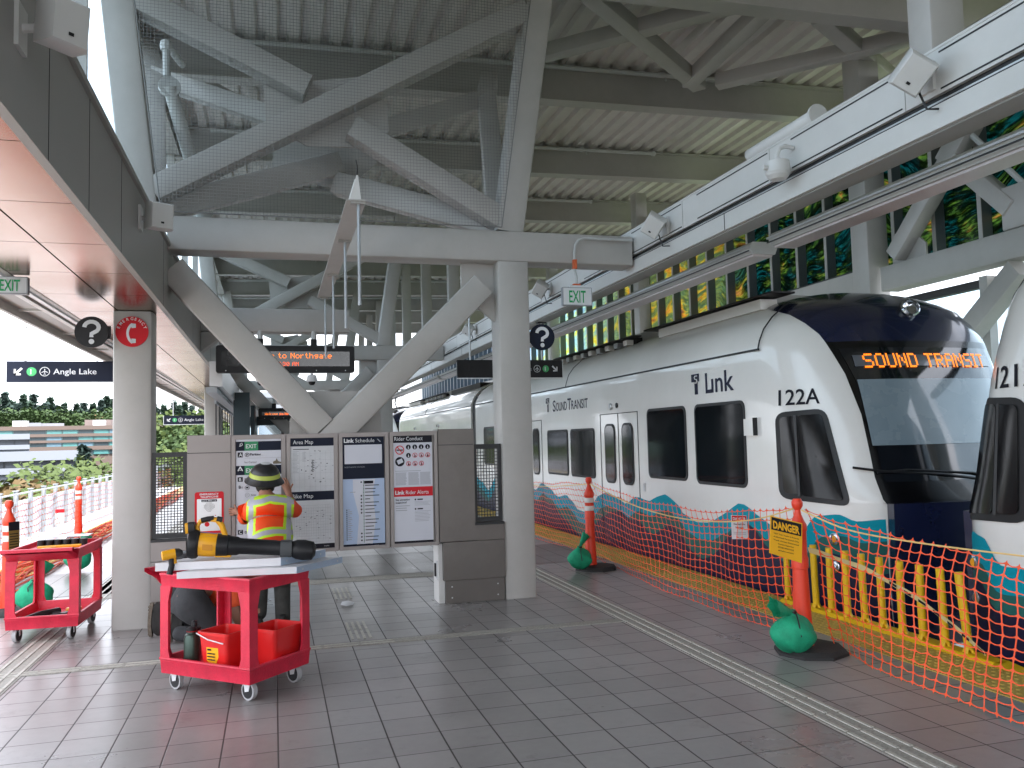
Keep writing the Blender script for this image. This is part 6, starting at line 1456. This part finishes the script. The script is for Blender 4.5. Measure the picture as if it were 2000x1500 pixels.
part('hair',lump(o1(486,1184,7.91),.098,MATS['dark_hair'],5,(1,.95,.95)),t)
def boot2(a,mv):   # lying boot, toe down on floor, sole facing left (-x)
    a=Vector(a); rows=[]
    for z,x0,x1,w_ in ((.02,-.02,.05,.03),(.05,-.05,.06,.048),(.11,-.065,.035,.052),(.17,-.06,.03,.046),(.23,-.06,.05,.044),(.28,-.05,.09,.044),(.30,-.03,.10,.03)):
        rows.append([a+Vector((x0,-w_,z)),a+Vector((x0,w_,z)),a+Vector((x1*.7,w_,z)),a+Vector((x1,w_*.5,z)),a+Vector((x1,-w_*.5,z)),a+Vector((x1*.7,-w_,z))])
    m=MB().grid(rows,BOOT,closed=True); m.add(rows[0],[range(6)],BOOT); m.add(rows[-1],[range(6)],BOOT); part('boot',m,t)
    m=MB(); rows=[]
    for z,w_ in ((.012,.025),(.04,.047),(.11,.056),(.17,.046),(.23,.05),(.285,.045),(.30,.03)):
        x=-.055-.012*math.sin(z*12); rows.append([a+Vector((x-.028,-w_,z)),a+Vector((x-.034,0,z)),a+Vector((x-.028,w_,z)),a+Vector((x,w_,z)),a+Vector((x,-w_,z))])
    m.grid(rows,SOLE,closed=True); m.add(rows[0],[range(5)],SOLE); m.add(rows[-1],[range(5)],SOLE)
    for k in range(10): m.box(a.x-.092,a.x-.082,a.y-.04,a.y+.04,.03+.026*k,.042+.026*k,SOLE)
    part('boot_sole',m,t)
boot2(on(348,1262,2,0)+Vector((0,.12,0)),0); boot2(on(308,1252,2,0)+Vector((0,.15,0)),0)
# ================================================================ far background on the left
def far(px_,d,z): 
    """point at distance d along the view ray of photo column px_, height z"""
    v=FW+RT*((px_-1000)/FPX)-UP*((860-750)/FPX); v.z=0; v=v.normalized()*d; return Vector((v.x,v.y,z))
def zfor(px_,py_,d):
    v=FW+RT*((px_-1000)/FPX)-UP*((py_-750)/FPX); h=math.hypot(v.x,v.y); return CAMH+v.z/h*d
TANB=mat('tan_concrete',(.14,.105,.09),.8,var=.06,scale=.1); WBLD=mat('white_cladding',(.23,.25,.29),.7,var=.04,scale=.1); RIBB=mat('ribbon_glass',(.10,.27,.27),.15,var=.5,scale=.12); DGL=mat('dark_ribbon',(.03,.035,.045),.2,var=.4,scale=.3)
def slabs(name,lab,pa,pb,d,rows,depth=18,grp=None,extra=None,base=-9):
    """rows: list of (py_top, py_bottom, material) at column pa"""
    A=far(pa,d,0);B=far(pb,d,0); dr=(B-A); dr.normalize(); nrm=Vector((-dr.y,dr.x,0)); 
    if nrm.dot(A)<0: nrm=-nrm
    t=thing(name,lab,'building',(A.x,A.y,base),group=grp); L=(B-A).length; k=0
    for (p0,p1,m) in rows:
        z1=zfor(pa,p0,A.length);z0=zfor(pa,p1,A.length); ins=.5 if m in (RIBB,DGL) else 0
        q=[A+nrm*ins,B+nrm*ins,B+nrm*(depth-ins),A+nrm*(depth-ins)]
        part('wall' if ins==0 else 'window_band',MB().prism([Vector((v.x,v.y,z0)) for v in q],(0,0,z1-z0),m),t,smooth=False)
        if ins:
            a=MB(); n=max(4,int(L/2.2)); rn=random.Random(int(p0)+7)
            for i in range(n):
                u0=i/n;u1=(i+.92)/n; p=A+(B-A)*u0+nrm*.3;q2=A+(B-A)*u1+nrm*.3; mm=(mat('teal_pane',(.08,.23,.23),.2),mat('dark_pane',(.03,.05,.06),.2),mat('blue_pane',(.12,.21,.27),.2))[rn.choice([0,0,1,1,2])] if m is RIBB else (DGL if rn.random()<.85 else TANB)
                a.quad((p.x,p.y,z0),(q2.x,q2.y,z0),(q2.x,q2.y,z1),(p.x,p.y,z1),mm)
            part('panes',a,t,smooth=False)
    q=[A+nrm*.6,B+nrm*.6,B+nrm*(depth-.6),A+nrm*(depth-.6)]; z0=zfor(pa,rows[-1][1],A.length)
    part('lower_storeys',MB().prism([Vector((v.x,v.y,base)) for v in q],(0,0,z0-base),WBLD if rows[0][2] is WBLD else TANB),t,smooth=False)
    return t,A,B,nrm
t,A,B,nn=slabs('office_building','long tan office block with bands of teal windows on the left horizon',-40,330,150,[(834,842,TANB),(842,850,RIBB),(850,856,TANB),(856,863,RIBB),(863,868,TANB),(868,876,RIBB),(876,884,TANB),(884,893,RIBB)],depth=30)
p=far(165,158,0); q=far(216,158,0); z0=zfor(180,834,158); part('roof_block',MB().prism([(p.x,p.y,z0-1),(q.x,q.y,z0-1),(q.x+3,q.y+12,z0-1),(p.x+3,p.y+12,z0-1)],(0,0,zfor(180,820,158)-z0+1),mat('pale_brick',(.20,.16,.15),.8)),t,smooth=False)
for px_ in (34,46,190,198): p=far(px_,156,0); part('roof_unit',MB().box(p.x-.6,p.x+.6,p.y-.6,p.y+.6,z0-.5,z0+1.1,ALU),t)
slabs('office_building','white office wing with dark window band, in front at the far left',-60,58,110,[(849,860,WBLD),(860,871,DGL),(871,880,WBLD)],depth=14,base=-9)
slabs('office_building','low white building with a long blank band above the street trees',-40,156,85,[(884,903,WBLD),(903,917,DGL),(917,929,WBLD)],depth=14)
slabs('house','small white house on the hill behind the tan office block',55,80,175,[(826,835,WBLD)],depth=8)
slabs('house','flat grey roofed building on the hill behind the trees',80,125,178,[(827,834,mat('grey_roof',(.25,.26,.29),.8))],depth=8)
slabs('office_building','pale town houses behind the trees right of the near left column',300,330,140,[(835,890,mat('lilac_wall',(.36,.38,.48),.7))],depth=8)
# hill
HILL=mat('hill',(.035,.06,.025),.95,var=.4,scale=.03)
rows=[]
for j in range(6):
    r=[]
    for i in range(30):
        px_=-300+i*90; d=200+j*30; z=-9+(10+2.5*math.sin(i*.7))*math.sin(min(1,j/4)*math.pi/2); r.append(far(px_,d,z))
    rows.append(r)
struct('hill',MB().grid(rows,HILL))
LEAFM={}
def leaf(name,c): return mat(name,c,.75,var=.35,scale=.25)
CONI=leaf('conifer_leaf',(.026,.056,.036)); CONI2=leaf('conifer_leaf_blue',(.036,.066,.056)); DEC=leaf('leaf_green',(.042,.080,.020)); DEC2=leaf('leaf_lime',(.070,.105,.022)); DECY=leaf('leaf_yellow',(.17,.16,.03)); DECO=leaf('leaf_orange',(.15,.10,.04)); DECD=leaf('leaf_dark',(.032,.066,.026)); BARK=mat('bark',(.05,.04,.03),.9)
def conifer(seed,m,h=1.0):
    rn=random.Random(seed); a=MB(); n=26
    for k in range(n):
        v=k/n; z=.10+.90*v; rad=.17*(1-v)**.9*(.75+.45*rn.random())+.012
        nb=max(5,int(13*(1-v)+5))
        for b in range(nb):
            q=2*math.pi*(b+rn.random())/nb; R_q=rad*(.6+.55*rn.random()); droop=.05*R_q/.2
            for s in range(4):
                f=(s+.6)/4; c=Vector((math.cos(q)*R_q*f,math.sin(q)*R_q*f,z-droop*f+.012*rn.uniform(-1,1))); sz=.024*(1.35-f*.5)*(1.1+.7*rn.random()); u=Vector((rn.uniform(-1,1),rn.uniform(-1,1),rn.uniform(-.4,.4))).normalized(); w_=Vector((rn.uniform(-1,1),rn.uniform(-1,1),rn.uniform(-.8,.3))).normalized()
                a.add([c-u*sz,c+w_*sz*.8,c+u*sz,c-w_*sz*1.1],[(0,1,2,3)],m)
    return a
def broad(seed,m,nc=16,m2=None):
    rn=random.Random(seed); a=MB()
    for k in range(nc):
        q=rn.random()*6.28; rr=.28*math.sqrt(rn.random()); z=.42+.46*rn.random(); r=.10+.09*rn.random(); rr*=1.15-abs(z-.6)*1.3
        C_=Vector((math.cos(q)*rr,math.sin(q)*rr,z))
        for s in range(170):
            d=Vector((rn.gauss(0,1),rn.gauss(0,1),rn.gauss(0,.8))).normalized()*r*(.55+.6*rn.random()); c=C_+d; sz=.0145*(.7+.9*rn.random()); u=Vector((rn.uniform(-1,1),rn.uniform(-1,1),rn.uniform(-1,1))).normalized(); w_=u.orthogonal().normalized()
            a.add([c-u*sz,c+w_*sz,c+u*sz,c-w_*sz],[(0,1,2,3)],m2 if (m2 and C_.z>.68) else m)
    return a
def trunk(h=.5,r=.018,limbs=True):
    a=MB().tube([(0,0,0),(.01,0,h*.5),(0,.01,h),(0,0,min(.93,h*1.6))],[r,r*.8,r*.55,r*.15],BARK,7)
    if limbs:
        for k in range(6): q=k*1.1; a.tube([(0,0,h*.7+.03*k),(math.cos(q)*.10,math.sin(q)*.10,h*.85+.05*k),(math.cos(q)*.2,math.sin(q)*.2,h+.06*k)],[r*.5,r*.3,r*.1],BARK,5)
    return a
PROT={}
def tree(kind,px_,pyt,d,base,label,grp,wid=1.0):
    key=kind
    P=far(px_,d,base); H=zfor(px_,pyt,d)-base
    if key not in PROT:
        nm,fn,args=KINDS[kind]; t=thing(nm,label,'tree',(0,0,0)); part('crown',fn(*args),t,True,smooth=False); part('trunk',trunk(.5 if fn is broad else .6,.018 if fn is broad else .012,fn is broad),t,True); PROT[key]=t; o=t
    else: o=copy_tree(PROT[key])
    o.location=P; o.scale=(H*wid,H*wid,H); o.rotation_euler=(0,0,px_*.7); o['label']=label; o['group']=grp; return o
KINDS={'c1':('pine_tree',conifer,(1,CONI)),'c2':('pine_tree',conifer,(2,CONI2)),'c3':('pine_tree',conifer,(3,CONI)),'b1':('leafy_tree',broad,(4,DEC,18,DEC2)),'b2':('leafy_tree',broad,(5,DEC2,16)),'b3':('leafy_tree',broad,(6,DECD,20,DEC)),'b4':('yellowing_tree',broad,(8,DECY,15,DEC2)),'b5':('yellowing_tree',broad,(9,DEC,18,DECO))}
n=0
for i,(px_,pyt,k) in enumerate([(-25,770,'c1'),(8,764,'c2'),(-8,775,'c3'),(24,782,'c3'),(45,769,'c1'),(33,786,'c2'),(64,768,'c2'),(58,784,'c3'),(80,790,'c1'),(97,774,'c3'),(88,785,'c2'),(110,790,'c2'),(125,786,'c1'),(118,794,'c3'),(138,800,'c3'),(149,787,'c1'),(163,785,'c2'),(156,797,'c3'),(172,797,'c1'),(181,787,'c3'),(197,779,'c2'),(208,771,'c1'),(222,776,'c3'),(300,786,'c1'),(320,790,'c3'),(340,783,'c2'),(308,796,'c2'),(330,797,'c1'),(350,790,'c1'),(361,783,'c3'),(375,790,'c2'),(393,795,'c1'),(372,799,'c3'),(415,800,'c2'),(440,798,'c1')]):
    tree(k,px_,pyt,205+(i*37%23),-4,'dark conifer in the row of tall trees on the skyline','conifers on the skyline hill',1.1)
for i,(px_,pyt,k) in enumerate([(15,798,'b3'),(38,800,'b3'),(70,800,'b3'),(95,802,'b3'),(112,800,'b3'),(135,804,'b3'),(122,812,'b2'),(133,815,'b4'),(158,800,'b3'),(175,797,'b5'),(190,800,'b3'),(205,798,'b3'),(2,800,'b3'),(55,803,'b3'),(-20,800,'b3'),(85,808,'b1'),(300,812,'b3'),(325,815,'b3'),(350,812,'b1')]):
    tree(k,px_,pyt,190+(i*13%12),-4,'rounded leafy tree among the conifers on the hill behind the offices','leafy trees on the hill',1.4)
tree('b2',372,811,105,-9,'light lime green tree right of the near left column','trees by the street',1.15); tree('b3',340,822,98,-9,'dark rounded tree beside the lime green one','trees by the street',1.2); tree('b1',372,845,80,-9,'green tree low behind the kiosk end panel','trees by the street',1.3)
tree('b4',318,862,62,-9,'yellow green tree just above the left mesh grille','trees by the street',1.3); tree('b1',350,858,68,-9,'bushy green tree above the left grille','trees by the street',1.3)
tree('c2',165,868,78,-9,'small dark conifer before the tan office block','trees by the street',1.2)
for i,(px_,pyt,k,d,lb) in enumerate([(-30,905,'b5',50,'orange tinged'),(5,903,'b5',52,'orange and green'),(35,898,'b5',48,'large green and orange'),(62,905,'b1',50,'green'),(90,903,'b5',50,'orange tipped'),(172,885,'b4',60,'yellow'),(195,884,'b4',64,'yellow green'),(208,890,'b4',60,'yellow leafed'),(180,905,'b1',55,'low green'),(20,925,'b1',44,'low bright green'),(115,915,'b5',56,'thin orange')]):
    tree(k,px_,pyt,d,-9,lb+' street tree beyond the left guard rail, '+['first','second','third','fourth','fifth','sixth','seventh','eighth','ninth','tenth','eleventh'][i]+' of the row','street trees beyond the guard rail',1.25)
# far right trees by the track
for i,(px_,pyt,d) in enumerate([(765,802,150),(745,815,160),(780,808,140)]): tree('b3',px_,pyt,d,-9,'small dark tree beyond the far train in the sky gap','trees beyond the far train',.8)
# lorries / cars below
t=thing('far_roof','pale far building seen under the large message board','building',far(560,120,-9)); p=far(505,120,0);q=far(600,120,0); part('wall',MB().prism([(p.x,p.y,-9),(q.x,q.y,-9),(q.x+2,q.y+10,-9),(p.x+2,p.y+10,-9)],(0,0,zfor(560,765,120)+9),WBLD),t,smooth=False)
